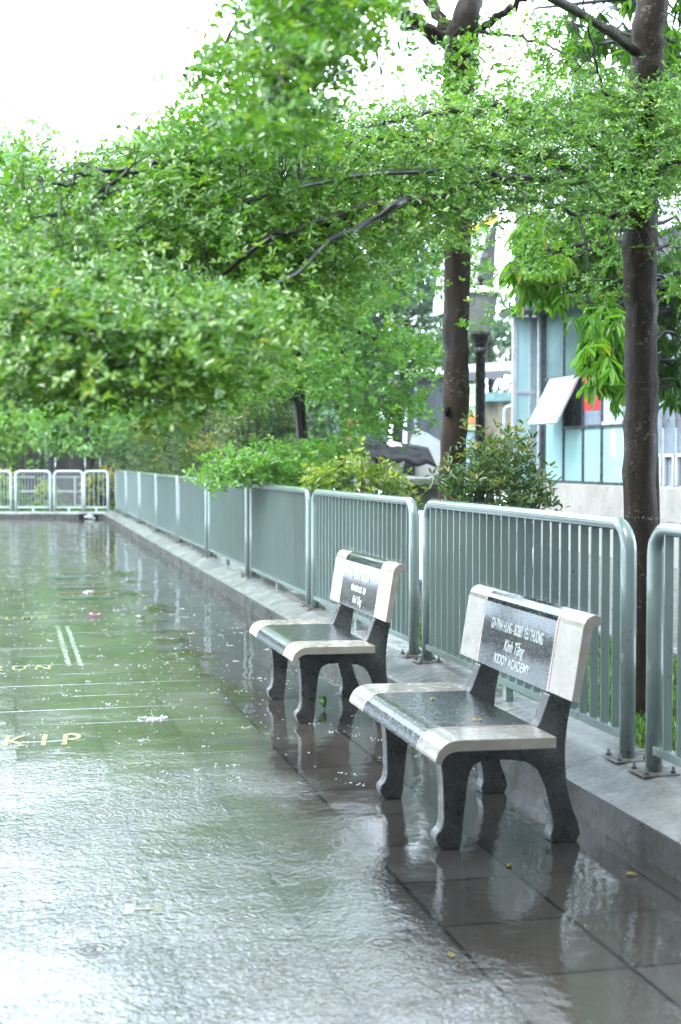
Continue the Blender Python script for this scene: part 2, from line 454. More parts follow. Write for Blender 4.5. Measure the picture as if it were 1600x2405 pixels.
# planted verge behind the fence, service road behind it
vm = MB(); vm.box((2.86, -6, -.1), (4.75, 60, .10)); tag(vm.build('verge_soil', EARTH), kind='structure')
rm = MB(); rm.box((4.75, -6, -.1), (9.0, 30, .075)); tag(rm.build('service_road', ASPHALT), kind='structure')
em = MB(); em.box((4.752, -6, .076), (4.90, 60, .15)); tag(em.build('road_kerb', KERB), kind='structure')
far_soil = MB()
p = [along(-6)+OUT2*.42, along(24)+OUT2*.42, along(24)+OUT2*9, along(-6)+OUT2*9]
far_soil.add([(*q, .10) for q in p], [(0, 3, 2, 1)])
tag(far_soil.build('far_verge_soil', EARTH), kind='structure')
yard = MB(); yard.box((4.92, 30.01, -.1), (40, 75, .06)); tag(yard.build('yard', ASPHALT), kind='structure')

# ------------------------------------------------------------------ leaves
def norm(a): return a/(np.linalg.norm(a, axis=-1, keepdims=True)+1e-9)
class Leaves:
    def __init__(s): s.P = []; s.D = []; s.N = []; s.L = []; s.W = []; s.T = []
    def add(s, P, D, N, L, W, T):
        s.P.append(P); s.D.append(D); s.N.append(N); s.L.append(L); s.W.append(W); s.T.append(T)
    def count(s): return sum(len(p) for p in s.P)
    def build(s, name, mat, parent, full=True, tip=.45):
        P = np.concatenate(s.P); D = norm(np.concatenate(s.D)); N = np.concatenate(s.N)
        L = np.concatenate(s.L)[:, None]; W = np.concatenate(s.W)[:, None]; T = np.concatenate(s.T)
        S = norm(np.cross(D, N)); N = np.cross(S, D)
        n = len(P)
        if full:
            k = 6
            v = np.stack([P, P+D*L*.42+S*W*.42+N*W*.16, P+D*L*.80+S*W*tip+N*W*.10, P+D*L-N*L*.10,
                          P+D*L*.80-S*W*tip+N*W*.10, P+D*L*.42-S*W*.42+N*W*.16], 1)
            f = np.array([[0, 1, 2, 3], [0, 3, 4, 5]])
        else:
            k = 4
            v = np.stack([P, P+D*L*.6+S*W*.5+N*W*.15, P+D*L, P+D*L*.6-S*W*.5+N*W*.15], 1)
            f = np.array([[0, 1, 2, 3]])
        F = (f[None]+(np.arange(n)*k)[:, None, None]).reshape(-1)
        nf = len(F)//4
        me = bpy.data.meshes.new(name)
        me.vertices.add(n*k); me.loops.add(len(F)); me.polygons.add(nf)
        me.vertices.foreach_set('co', v.reshape(-1).astype(np.float32))
        me.loops.foreach_set('vertex_index', F.astype(np.int32))
        me.polygons.foreach_set('loop_start', (np.arange(nf)*4).astype(np.int32))
        at_ = me.attributes.new('tint', 'FLOAT', 'POINT')
        at_.data.foreach_set('value', np.repeat(T, k).astype(np.float32))
        me.update(calc_edges=True); me.validate()
        return link(name, me, mat, parent)
def rand_perp(D, rng):
    r = rng.normal(size=D.shape); return norm(r-D*np.sum(r*D, -1, keepdims=True))
def rosettes(LV, C, UP, rng, k=6, L=.035, W=.5, lift=.35, tint=None, jit=.35):
    """whorls of k leaves around each centre C with axis UP"""
    n = len(C)
    e1 = rand_perp(UP, rng); e2 = np.cross(UP, e1)
    base_t = rng.random(n) if tint is None else tint
    for i in range(k):
        a = 2*math.pi*i/k+rng.normal(0, .35, n)
        li = lift+rng.normal(0, jit, n)
        D = norm(e1*np.cos(a)[:, None]+e2*np.sin(a)[:, None]+UP*li[:, None])
        Nn = norm(UP-D*np.sum(UP*D, -1, keepdims=True)+rng.normal(0, .25, (n, 3)))
        keep = rng.random(n) < .88
        l = L*rng.uniform(.6, 1.25, n)
        t = np.clip(base_t*.6+rng.random(n)*.4+rng.normal(0, .05, n), 0, 1)
        LV.add((C+D*l[:, None]*.12)[keep], D[keep], Nn[keep], l[keep], (l*W*rng.uniform(.8, 1.2, n))[keep], t[keep])
def in_poly(poly, x, y):
    inside = np.zeros(len(x), bool); n = len(poly); j = n-1
    for i in range(n):
        xi, yi = poly[i]; xj, yj = poly[j]
        c = ((yi > y) != (yj > y)) & (x < (xj-xi)*(y-yi)/(yj-yi+1e-9)+xi)
        inside ^= c; j = i
    return inside
def fill(poly, n, zf, dz, rng, dens=None):
    """n points in a volume whose outline as seen from the plaza is poly"""
    xs = [p[0] for p in poly]; ys = [p[1] for p in poly]
    out = []
    while sum(len(o) for o in out) < n:
        x = rng.uniform(min(xs), max(xs), n*2); y = rng.uniform(min(ys), max(ys), n*2)
        k = in_poly(poly, x, y)
        if dens is not None: k &= rng.random(len(x)) < dens(x, y)
        x, y = x[k], y[k]
        z = zf(x, y)+rng.normal(0, dz, len(x))
        P = np.array([0, 0, EYE])+(_fw+_rt*((x-800)/FPX)[:, None]+_up*((1202.5-y)/FPX)[:, None])*z[:, None]
        out.append(P)
    return np.concatenate(out)[:n]
def keep_out(T, x0, x1, y0, y1):
    d = T-np.array([0, 0, EYE]); z = d@_fw
    px = 800+FPX*(d@_rt)/z; py = 1202.5-FPX*(d@_up)/z
    return T[~((px > x0) & (px < x1) & (py > y0) & (py < y1))]
def bez(a, b, sag, n, rng, wob=.03):
    a = np.array(a, float); b = np.array(b, float); d = np.linalg.norm(b-a)
    t = np.linspace(0, 1, n)[:, None]
    p = a+(b-a)*t+np.array([0, 0, 1])*(4*t*(1-t))*sag
    w_ = rng.normal(0, wob*d, (n, 3)); w_[0] = 0; w_[-1] = 0
    return p+w_
def sprays(LV, TW, tips, skel, rng, nros=9, spread=.20, leafL=.035, k=6, W=.5, droop=.12, tw_r=.0025, twig=True, up_tilt=.5, face=None):
    """each tip gets a twig from the nearest skeleton point and a flat spray of leaf whorls"""
    n = len(tips)
    base_t = np.clip(rng.normal(.5, .22, n), 0, 1)
    allC, allU, allT = [], [], []
    for i in range(n):
        tp = tips[i]
        d2 = np.sum((skel-tp)**2, 1)
        q = skel[np.argmin(d2)]
        dv = tp-q; dl = np.linalg.norm(dv)+1e-6
        if twig and dl > .05:
            st = q if dl < .9 else tp-dv/dl*.9
            path = bez(st, tp, min(.06, dl*.1), 5, rng, .035)
            TW.tube(path, [tw_r*1.6, tw_r*1.4, tw_r*1.2, tw_r, tw_r*.6], 3, False)
        hd = dv/dl; hd[2] *= .35; hd = hd/(np.linalg.norm(hd)+1e-6)
        sd = np.cross(hd, [0, 0, 1.0]); sd /= np.linalg.norm(sd)+1e-6
        t = rng.uniform(-1, .7, nros); s_ = rng.normal(0, .55, nros)*(1.0-.3*t)
        c = tp+hd*(t*spread)[:, None]+sd*(s_*spread)[:, None]
        c[:, 2] += rng.normal(0, .22*spread, nros)-droop*spread*(t+1)**2*.5
        U = np.tile(np.array([0, 0, 1.0]), (nros, 1))+hd*.25+rng.normal(0, up_tilt, (nros, 3))
        if face is not None: U = U+face
        allC.append(c); allU.append(norm(U)); allT.append(np.clip(base_t[i]+rng.normal(0, .12, nros), 0, 1))
    rosettes(LV, np.concatenate(allC), np.concatenate(allU), rng, k, leafL, W, tint=np.concatenate(allT))
def bark_tube(path, rad, seg=18, rng=None, rough=.03):
    """trunk with uneven girth"""
    m = MB(); m.tube(path, rad, seg, True, True)
    if rng is not None:
        V_ = np.array(m.v); n = len(path)
        c = np.repeat(np.array(path), seg, 0)
        j = rng.normal(0, 1, (n, seg)); j = (j+np.roll(j, 1, 1)+np.roll(j, 1, 0)+np.roll(j, -1, 0))/2.5
        V_ = c+(V_-c)*(1+rough*j.reshape(-1, 1))
        m.v = [tuple(p) for p in V_]
    return m

# ------------------------------------------------------------------ railings
PLATE = simple('grimy_base_plate', (.13, .135, .12), .35, .35, 25, .3)
ZK = .222
def copy_tree(o, parent=None):
    c = o.copy(); COL.objects.link(c)
    if parent is not None: c.parent = parent
    for ch in list(o.children): copy_tree(ch, c)
    return c
def make_panel(L, nbars, label, group, bar_w=.042, rp=.0365, rr=.031, TEAL=TEAL):
    """railing panel along local +y from 0 to L, base at z=0"""
    t = thing('railing_panel', label, 'railing', group=group)
    H, rb = 1.085, .115
    path, rad = [(0, 0, .008), (0, 0, .5), (0, 0, H-rb-rr)], [rp, rp, rp]
    for k in range(1, 7):
        a = k/6*math.pi/2
        path.append((0, rb-rb*math.cos(a), H-rr-rb+rb*math.sin(a))); rad.append(rp+(rr-rp)*k/6)
    for k in range(0, 7):
        a = math.pi/2-k/6*math.pi/2
        path.append((0, L-rb+rb*math.cos(a), H-rr-rb+rb*math.sin(a))); rad.append(rr+(rp-rr)*k/6)
    path += [(0, L, .5), (0, L, .008)]; rad += [rp, rp]
    MB().tube(path, rad, 18).build('rail_frame', TEAL, t)
    MB().box((-.023, rp-.004, .085), (.023, L-rp+.004, .122)).build('bottom_rail', TEAL, t, .003)
    h = bar_w/2; me = None
    for k in range(1, nbars+1):
        y = L*k/(nbars+1)
        if me is None:
            b = MB().box((-h, -.0048, .121), (h, .0048, H-2*rr+.012)).build('bar', TEAL, t, .002, 1)
            me = b.data
        else:
            b = b.copy(); COL.objects.link(b)
        b.location = (0, y, 0)
    MB().box((-.022, L/2-.03, 0), (.022, L/2+.03, .084)).build('support_foot', TEAL, t, .003)
    pl = None
    for y in (0, L):
        if pl is None:
            p_ = MB().box((-.085, -.085, 0), (.085, .085, .009)).build('base_plate', PLATE, t, .002); pl = p_
            bm = MB(); bm.lathe([(.013, 0), (.013, .009), (.007, .0095), (.007, .026), (.005, .028)], 6)
            first = None
            for sx in (-1, 1):
                for sy in (-1, 1):
                    if first is None: bo = first = bm.build('bolt', STEEL_DARK, p_)
                    else: bo = first.copy(); COL.objects.link(bo)
                    bo.location = (sx*.062, sy*.062, .009)
        else:
            p_ = copy_tree(pl, t); p_.location = (0, y, 0)
    return t
GR = 'teal railing panels along the right kerb'
LBL = ['teal railing panel at the right picture edge, nearest of all, cut off by the frame',
       'teal railing panel directly behind the nearer bench, left of the trunk showing through the gap',
       'teal railing panel behind the farther bench, second along from the near gap',
       'teal railing panel just beyond the farther bench, under the yellow bush',
       'railing panel with a leafy twig hanging over its top rail, fourth from the near gap',
       'teal railing panel with bars merging into a sheet, fifth from the near gap',
       'teal railing panel sixth from the near gap, under orange tipped shrubs',
       'teal railing panel seventh from the near gap, narrow and distant',
       'teal railing panel eighth from the near gap, second before the far corner',
       'teal railing panel last in the right hand row, meeting the far corner']
proto = make_panel(3.16, 24, LBL[0], GR)
gaps = [5.75+3.45*k for k in range(-1, 9)]
for i, y in enumerate(gaps):
    o = proto if i == 0 else copy_tree(proto)
    o.location = (FX, y+.145, ZK); o['label'] = LBL[i]
    o.rotation_euler = (0, 0, random.Random(i).uniform(-.004, .004))
GF = 'short railing panels along the far kerb'
fars = [(-.10, .52, 4, 'short railing panel in the far corner, sparse bars with orange shrub behind'),
        (.56, 1.31, 11, 'short far railing panel with closely set bars, third from the left edge'),
        (1.42, 2.33, 10, 'short far railing panel with dark gap showing through its bars, second from the left edge'),
        (2.46, 3.45, 10, 'short far railing panel cut off by the left picture edge')]
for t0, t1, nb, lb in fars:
    o = make_panel(t1-t0, nb, lb, GF, .026, TEAL=SKYLIT_RAIL)
    q = K0+KD*t0+OUT2*.26
    o.location = (q[0], q[1], .195)
    o.rotation_euler = (0, 0, math.atan2(KD[1], KD[0])-math.pi/2)

# ------------------------------------------------------------------ stone benches
BX, BY = 1.98, 5.91
def sh(pts): return [(x-BX, z) for x, z in pts]
SEAT_P = sh([(2.088, .481), (1.70, .486), (1.672, .4845), (1.650, .479), (1.630, .469), (1.613, .454), (1.601, .436), (1.594, .416), (1.592, .404),
             (1.600, .398), (1.620, .397), (1.626, .412), (1.637, .425), (1.652, .435), (1.676, .441), (2.088, .436)])
BACK_P = sh([(2.150, .617), (2.196, .905), (2.203, .924), (2.213, .940), (2.227, .951), (2.245, .957), (2.262, .955), (2.274, .946), (2.278, .930),
             (2.272, .916), (2.258, .910), (2.243, .905), (2.236, .893), (2.182, .612)])
FRAME_P = sh([(1.676, .434), (1.684, .343), (1.690, .29), (1.693, .234), (1.695, .128), (1.690, .098), (1.682, .079), (1.664, .062), (1.662, .042), (1.672, .018), (1.688, 0),
              (1.764, 0), (1.773, .03), (1.777, .088), (1.786, .17), (1.797, .263), (1.806, .305), (1.820, .333), (1.853, .350), (1.92, .353), (1.979, .349), (2.039, .340), (2.075, .325), (2.098, .300), (2.126, .239),
              (2.157, .123), (2.163, .065), (2.153, .03), (2.158, 0), (2.268, 0), (2.284, .030), (2.272, .08), (2.252, .132), (2.231, .205), (2.221, .277), (2.217, .34), (2.217, .406),
              (2.226, .492), (2.246, .60), (2.268, .74), (2.277, .84), (2.272, .895), (2.243, .895), (2.2365, .889), (2.1835, .610), (2.146, .611), (2.104, .50), (2.092, .482), (2.0905, .434)])
def seg(poly, a, b, caps=True):
    return MB().prism(poly, 1, a, b, caps)
def text_part(txt, size, M4, parent, name='lettering', wscale=1.0, shear=0.0, bold=0.0, mat=LETTER, thick=.0006):
    cu = bpy.data.curves.new(name, 'FONT')
    cu.body = txt; cu.size = size; cu.align_x = 'CENTER'; cu.align_y = 'CENTER'; cu.shear = shear; cu.offset = bold; cu.extrude = thick
    tmp = bpy.data.objects.new('tmp', cu); COL.objects.link(tmp)
    dg = bpy.context.evaluated_depsgraph_get()
    me = bpy.data.meshes.new_from_object(tmp.evaluated_get(dg))
    bpy.data.objects.remove(tmp)
    me.transform(M4 @ Matrix.Diagonal((wscale, 1, 1, 1)))
    me.materials.clear()
    return link(name, me, mat, parent)
def make_bench(label, lines, loc, rz):
    t = thing('stone_bench', label, 'bench', group='stone benches by the railing')
    for c in (-.45, .425):
        MB().prism(FRAME_P, 1, c-.04, c+.04).build('support_frame', FRAME, t, .006)
    HL, a1, a2, a3 = .71, .459, .450, .441
    def slab(name, prof, gran):
        core = seg(prof, -a3, a3, False).build(name, gran, t)
        for s in (-1, 1):
            seg(prof, *sorted((s*a1, s*HL))).build('end_panel', TERRAZZO, core, .003)
            seg(prof, *sorted((s*a2, s*a1)), False).build('inlay_line', RED_LINE, core)
            seg(prof, *sorted((s*a3, s*a2)), False).build('inlay_border', CREAM_LINE, core)
        return core
    slab('seat', SEAT_P, GRANITE_SEAT)
    back = slab('backrest', BACK_P, GRANITE_BACK)
    b0 = Vector((2.150-BX, 0, .617)); b1 = Vector((2.196-BX, 0, .905))
    up = (b1-b0).normalized(); X = Vector((0, -1, 0)); Z = X.cross(up)
    for txt, v, size, ws, shr, bold in lines:
        o_ = b0+(b1-b0)*v+Z*.0012
        M4 = Matrix(((X.x, up.x, Z.x, o_.x), (X.y, up.y, Z.y, o_.y), (X.z, up.z, Z.z, o_.z), (0, 0, 0, 1)))
        text_part(txt, size, M4, back, 'lettering', ws, shr, bold)
    t.location = loc; t.rotation_euler = (0, 0, rz)
    return t
make_bench('nearer stone bench, its black granite backrest lettered KIDDY ACADEMY in the bottom line',
           [('GIA ĐÌNH HƯNG - BOBBY YÊU THƯƠNG', .68, .070, .505, 0, .0006), ('Kính Tặng', .405, .075, .78, .35, .0006), ('KIDDY ACADEMY', .165, .060, .93, 0, .0007)],
           (BX, BY, 0), 0)
make_bench('farther stone bench lettered K14 KIDDY ACADEMY in the top line of its backrest',
           [('K14 - KIDDY ACADEMY', .74, .082, .56, 0, .0006), ('NIÊN KHÓA 2023 - 2024', .44, .055, .62, 0, .0006), ('Kính Tặng', .20, .066, .78, .35, .0006)],
           (BX-.012, 8.715, 0), R(.6))

# ------------------------------------------------------------------ trees of the row
UPW = np.array([0, 0, 1.0])
def P(*a): return at(*a)
def dense(path, n=14):
    out = []
    for a, b in zip(path[:-1], path[1:]):
        for k in range(n): out.append(a+(b-a)*k/n)
    out.append(path[-1]); return out
def smooth_path(pts, n=6, rng=None, wob=.0):
    pts = [np.array(p, float) for p in pts]; out = []
    q = [2*pts[0]-pts[1]]+pts+[2*pts[-1]-pts[-2]]
    for i in range(1, len(q)-2):
        for k in range(n):
            t = k/n
            out.append(.5*((2*q[i])+(-q[i-1]+q[i+1])*t+(2*q[i-1]-5*q[i]+4*q[i+1]-q[i+2])*t*t+(-q[i-1]+3*q[i]-3*q[i+1]+q[i+2])*t**3))
    out.append(pts[-1])
    if rng is not None:
        for p in out[1:-1]: p += rng.normal(0, wob, 3)
    return out
def limb(tree, pts, r0, r1, mat, rng, seg_=8, wob=.012, name='branch'):
    pa = smooth_path(pts, 6, rng, wob)
    n = len(pa); rad = [r0+(r1-r0)*(i/(n-1))**.8 for i in range(n)]
    rad = [r*(1+rng.normal(0, .06)) for r in rad]
    MB().tube(pa, rad, seg_).build(name, mat, tree)
    return pa
def world_tree(name, label, cat, group=None):
    return thing(name, label, cat, (0, 0, 0), 0, group)
def set_origin(t, p):
    """moves the empty to the trunk's foot and keeps its parts where they are"""
    t.location = p
    M = Matrix.Translation(Vector(p)).inverted()
    for ch in t.children:
        ch.data.transform(M)

# --- tree A: trunk at the right, long low branches reaching out over the plaza
def tree_a():
    rng = np.random.default_rng(11)
    t = world_tree('almond_tree', 'dark trunk at the right behind the near railing gap, branches sweeping left over the plaza', 'tree', 'almond trees in the row behind the railing')
    pa = [np.array([3.5, 7.47, .05]), np.array([3.5, 7.47, .5]), on_x(1507, 1150, 3.5), on_x(1507, 900, 3.5), on_x(1506, 700, 3.5), on_x(1502, 560, 3.5), on_x(1500, 470, 3.5), on_x(1507, 400, 3.5), on_x(1512, 300, 3.5), on_x(1521, 150, 3.5), on_x(1530, 0, 3.5), np.array([3.55, 7.3, 5.2]), np.array([3.6, 7.2, 7.2])]
    rd = [.115, .099, .091, .092, .092, .095, .104, .095, .090, .090, .088, .08, .03]
    sp = smooth_path(pa, 7, np.random.default_rng(5), .006); rr = np.interp(np.linspace(0, 1, len(sp)), np.linspace(0, 1, len(rd)), rd)
    tr = bark_tube(sp, list(rr), 22, rng, .055)
    tk = tr.build('trunk', BARK, t)
    for px, py in ():      # knots left by cut branches
        c = on_x(px, py, 3.42)
        MB().lathe([(.001, -.02), (.034, -.012), (.030, 0), (.020, .004), (.012, -.004), (.001, -.006)], 10).build('knot', KNOT, tk).matrix_world = Matrix.Translation(Vector(c)) @ Matrix.Rotation(R(-70), 4, 'Y')
    sk = []
    LIMBS = [([(1475, 492, 8.05), (1400, 438, 7.8), (1296, 386, 7.4), (1150, 352, 7.0), (900, 332, 6.4), (650, 342, 5.9), (480, 372, 5.5), (390, 390, 5.3)], .040, .011),
             ([(392, 390, 5.3), (300, 400, 5.15), (235, 398, 5.0), (170, 422, 4.9), (60, 450, 4.8)], .011, .005),
             ([(300, 400, 5.15), (262, 440, 5.0), (215, 470, 4.9), (155, 520, 4.8)], .010, .005),
             ([(1480, 430, 8.05), (1380, 330, 7.6), (1220, 255, 7.1), (1050, 262, 6.5), (900, 290, 6.0)], .034, .008),
             ([(1455, 505, 8.0), (1360, 500, 7.8), (1250, 470, 7.4), (1130, 480, 7.0), (1040, 500, 6.7)], .020, .005),
             ([(1480, 455, 8.0), (1250, 420, 6.8), (950, 470, 5.7), (640, 560, 4.95), (380, 690, 4.6)], .034, .007),
             ([(1250, 420, 6.8), (1050, 400, 6.1), (700, 440, 5.2), (400, 540, 4.8), (120, 620, 4.6)], .024, .006),
             ([(950, 470, 5.7), (780, 570, 5.1), (580, 730, 4.6), (500, 870, 4.35)], .020, .005),
             ([(640, 560, 4.95), (430, 680, 4.7), (250, 800, 4.6), (130, 880, 4.5)], .014, .004),
             ([(1520, 150, 8.1), (1250, -40, 6.6), (950, -90, 5.2), (780, 40, 4.6), (680, 160, 4.4), (630, 260, 4.4)], .032, .007),
             ([(950, -90, 5.2), (700, -60, 4.7), (560, 60, 4.8), (490, 150, 5.2)], .016, .003),
             ([(1522, 430, 8.0), (1590, 385, 7.6), (1680, 330, 7.2)], .026, .01),
             ([(1500, 350, 8.0), (1440, 260, 7.8), (1400, 150, 7.5), (1375, 40, 7.3), (1385, -30, 7.1)], .014, .004)]
    for pts, r0, r1 in LIMBS:
        back = .4 if pts[0][:2] in ((1480, 455), (1250, 420), (950, 470), (640, 560)) else .15
        q = [P(p[0], p[1], p[2]+(back if i else 0)) for i, p in enumerate(pts)]
        sk += limb(t, q, r0*(.72 if back > .2 else .9), r1, TWIG if r0 < .03 else BARK, rng)
    skel = np.array(dense(sk, 1))
    LV, TW = Leaves(), MB()
    zf = lambda x, y: 4.35+2.7*np.clip(x/1440, 0, 1.1)+.8*(900-y)/700
    main = [(-40, 410), (120, 400), (250, 372), (420, 330), (600, 290), (850, 262), (1000, 225), (1150, 232), (1440, 180), (1640, 190), (1640, 430), (1490, 490), (1280, 478), (1150, 505), (1060, 560), (960, 590), (900, 612), (830, 660), (720, 715), (640, 780), (570, 840), (480, 905), (330, 915), (250, 890), (120, 910), (-40, 880)]
    tips = fill(main, 1750, zf, .34, rng, lambda x, y: np.clip(.25+(y-np.where(x < 420, 570-.54*x, 425-.22*x))/170, .13, 1))
    tips = keep_out(tips, 1065, 1200, 475, 800)
    face = np.array([-.20, -.62, .25])
    sprays(LV, TW, tips, skel, rng, 14, .20, .0265, 6, .50, .16, .0018, True, .45, face)
    low = [(380, 680), (640, 690), (600, 790), (530, 825), (430, 885), (330, 900), (250, 885), (60, 890), (-30, 810), (0, 670)]
    sprays(LV, TW, fill(low, 260, lambda x, y: 4.35+x*0, .3, rng), skel, rng, 12, .17, .028, 6, .5, .25, .0018, True, .5, face)
    sprays(LV, TW, fill([(-20, 880), (120, 900), (260, 880), (420, 880), (560, 830), (640, 760), (650, 800), (560, 890), (450, 955), (330, 965), (200, 930), (60, 945), (-20, 930)], 46, lambda x, y: 4.5+x*0, .35, rng), skel, rng, 7, .15, .028, 6, .5, .5, .0018, True, .6, face)
    edge = [(-40, 300), (60, 330), (200, 400), (420, 330), (620, 270), (640, 330), (300, 450), (200, 560), (-40, 620)]
    sprays(LV, TW, fill(edge, 90, lambda x, y: 5.5+x*.001, .3, rng), skel, rng, 8, .17, .030, 6, .5, .1, .0018, True, .6)
    top = [(600, -60), (940, -60), (890, 60), (830, 130), (770, 130), (745, 190), (690, 290), (610, 320), (580, 260), (610, 180), (590, 90)]
    sprays(LV, TW, fill(top, 135, lambda x, y: 4.35+x*0, .3, rng), skel, rng, 10, .16, .032, 6, .5, .15, .0018, True, .6)
    sprays(LV, TW, fill([(310, 340), (430, 262), (560, 215), (610, 330), (430, 410)], 46, lambda x, y: 6.0+x*0, .3, rng), skel, rng, 9, .18, .030, 6, .5, .15, .0018, True, .6)
    sprays(LV, TW, fill([(540, 210), (760, 190), (790, 330), (540, 370)], 46, lambda x, y: 5.3+x*0, .3, rng), skel, rng, 10, .17, .030, 6, .5, .15, .0018, True, .6)
    sprays(LV, TW, fill([(450, 140), (515, 130), (520, 190), (455, 200)], 5, lambda x, y: 5.2+x*0, .1, rng), skel, rng, 7, .08, .034, 6, .5, .1, .0015, True, .7)
    right = [(1120, 60), (1330, 40), (1420, 120), (1440, 240), (1150, 260)]
    sprays(LV, TW, fill(right, 26, lambda x, y: 7.6+x*0, .4, rng), skel, rng, 6, .17, .036, 6, .5, .1, .0018, True, .6)
    sprays(LV, TW, fill([(1560, 150), (1640, 150), (1640, 760), (1560, 700)], 36, lambda x, y: 8.3+x*0, .4, rng), skel, rng, 7, .15, .036, 6, .5, .1, .0018, True, .6)
    under = [(1140, 480), (1480, 470), (1490, 620), (1430, 700), (1330, 610), (1200, 580)]
    sprays(LV, TW, keep_out(fill(under, 50, lambda x, y: 8.6+x*0, .3, rng), 1065, 1215, 475, 800), skel, rng, 8, .15, .030, 6, .5, .1, .0016, True, .6)
    shoots = [(1380, 640), (1470, 640), (1470, 760), (1380, 740)]
    sprays(LV, TW, fill(shoots, 7, lambda x, y: 8.0+x*0, .1, rng), skel, rng, 6, .10, .030, 6, .5, .1, .0016, True, .6)
    # crown high above the picture
    hi = np.stack([rng.uniform(1.4, 6.2, 190), rng.uniform(4.2, 10.2, 190), rng.uniform(5.1, 7.4, 190)], 1)
    sk2 = np.array([[3.55, 7.3, z] for z in np.linspace(4.8, 7, 20)])
    sprays(LV, TW, hi, sk2, rng, 9, .30, .065, 6, .5, .1, .003, True, .5)
    TW.build('branchwork', TWIG, t); LV.build('crown', LEAF, t)
    bpy.context.view_layer.update()
    return t
tree_a()

# --- tree B: trunk left of the street lamp
def tree_b():
    rng = np.random.default_rng(12)
    t = world_tree('almond_tree', 'dark trunk standing left of the street lamp, forking at the top of the picture', 'tree', 'almond trees in the row behind the railing')
    X = 3.5
    pa = [np.array([3.46, 10.93, .05]), np.array([3.47, 10.92, .5]), on_x(1062, 1150, X), on_x(1070, 960, X), on_x(1073, 800, X), on_x(1075, 560, X), on_x(1075, 350, X), on_x(1076, 170, X), on_x(1086, 90, X), on_x(1098, 30, X), np.array([3.66, 10.9, 5.6]), np.array([3.7, 10.9, 7.8])]
    rd = [.135, .112, .106, .103, .099, .102, .112, .118, .13, .10, .07, .03]
    sp = smooth_path(pa, 7, np.random.default_rng(5), .006); rr = np.interp(np.linspace(0, 1, len(sp)), np.linspace(0, 1, len(rd)), rd)
    tk = bark_tube(sp, list(rr), 22, rng, .055).build('trunk', BARK, t)
    for px, py in ((1049, 965),):
        c = on_x(px, py, 3.41)
        MB().lathe([(.001, -.03), (.044, -.016), (.038, .002), (.026, .008), (.014, -.002), (.001, -.006)], 10).build('knot', KNOT, tk).matrix_world = Matrix.Translation(Vector(c)) @ Matrix.Rotation(R(-75), 4, 'Y')
    Z0 = 11.4
    sk = []
    for pts, r0, r1 in [([(1068, 110, Z0), (1000, 65, 11.2), (940, 28, 11.0), (870, -8, 10.8), (760, -60, 10.4)], .070, .03),
                        ([(1070, 100, Z0), (1030, 30, 11.4), (990, -20, 11.4), (950, -90, 11.4)], .062, .03),
                        ([(1105, 80, Z0), (1150, 50, 11.3), (1200, 22, 11.2), (1270, -40, 11)], .045, .02),
                        ([(1092, 78, Z0), (1160, 76, 11.0), (1260, 97, 10.6), (1340, 135, 10.2), (1400, 165, 9.9)], .018, .006),
                        ([(1030, 72, 11.3), (985, 66, 11.1), (945, 68, 11.0)], .024, .020),
                        ([(1060, 470, Z0), (1000, 455, 11), (900, 440, 10.6)], .02, .006),
                        ([(1085, 350, Z0), (1180, 300, 11), (1300, 290, 10.6)], .02, .006)]:
        sk += limb(t, [P(*p) for p in pts], r0, r1, BARK, rng)
    skel = np.array(sk+sp)
    LV, TW = Leaves(), MB()
    a = [(1010, 70), (1130, 40), (1150, 160), (1180, 230), (1000, 250), (970, 190)]
    sprays(LV, TW, fill(a, 26, lambda x, y: 11.0+x*0, .25, rng), skel, rng, 6, .18, .050, 6, .55, .1, .002, True, .7)
    a = [(1130, 90), (1330, 60), (1420, 180), (1200, 240)]
    sprays(LV, TW, fill(a, 16, lambda x, y: 10.6+x*0, .4, rng), skel, rng, 6, .18, .045, 6, .55, .1, .002, True, .7)
    a = [(840, 300), (1430, 240), (1430, 450), (1180, 490), (1000, 490), (900, 540), (760, 480)]
    sprays(LV, TW, keep_out(fill(a, 150, lambda x, y: 10.9+x*0, .6, rng), 1075, 1200, 470, 800), skel, rng, 9, .24, .042, 6, .5, .1, .002, True, .5)
    a = [(950, 540), (1050, 520), (1110, 540), (1090, 590), (1030, 575)]
    sprays(LV, TW, fill(a, 9, lambda x, y: 10.9+x*0, .2, rng), skel, rng, 7, .14, .042, 6, .5, .1, .002, True, .5)
    a = [(1135, 660), (1250, 560), (1290, 620), (1200, 720), (1110, 790)]
    sprays(LV, TW, fill(a, 12, lambda x, y: 10.4+x*0, .2, rng), skel, rng, 5, .14, .042, 6, .5, .1, .002, True, .7)
    hi = np.stack([rng.uniform(1.2, 6.2, 220), rng.uniform(9, 13.6, 220), rng.uniform(5.8, 9.0, 220)], 1)
    sprays(LV, TW, hi, np.array([[3.68, 10.9, z] for z in np.linspace(5.4, 8, 20)]), rng, 8, .3, .07, 6, .5, .1, .004, True, .5)
    TW.build('branchwork', TWIG, t); LV.build('crown', LEAF, t)
tree_b()

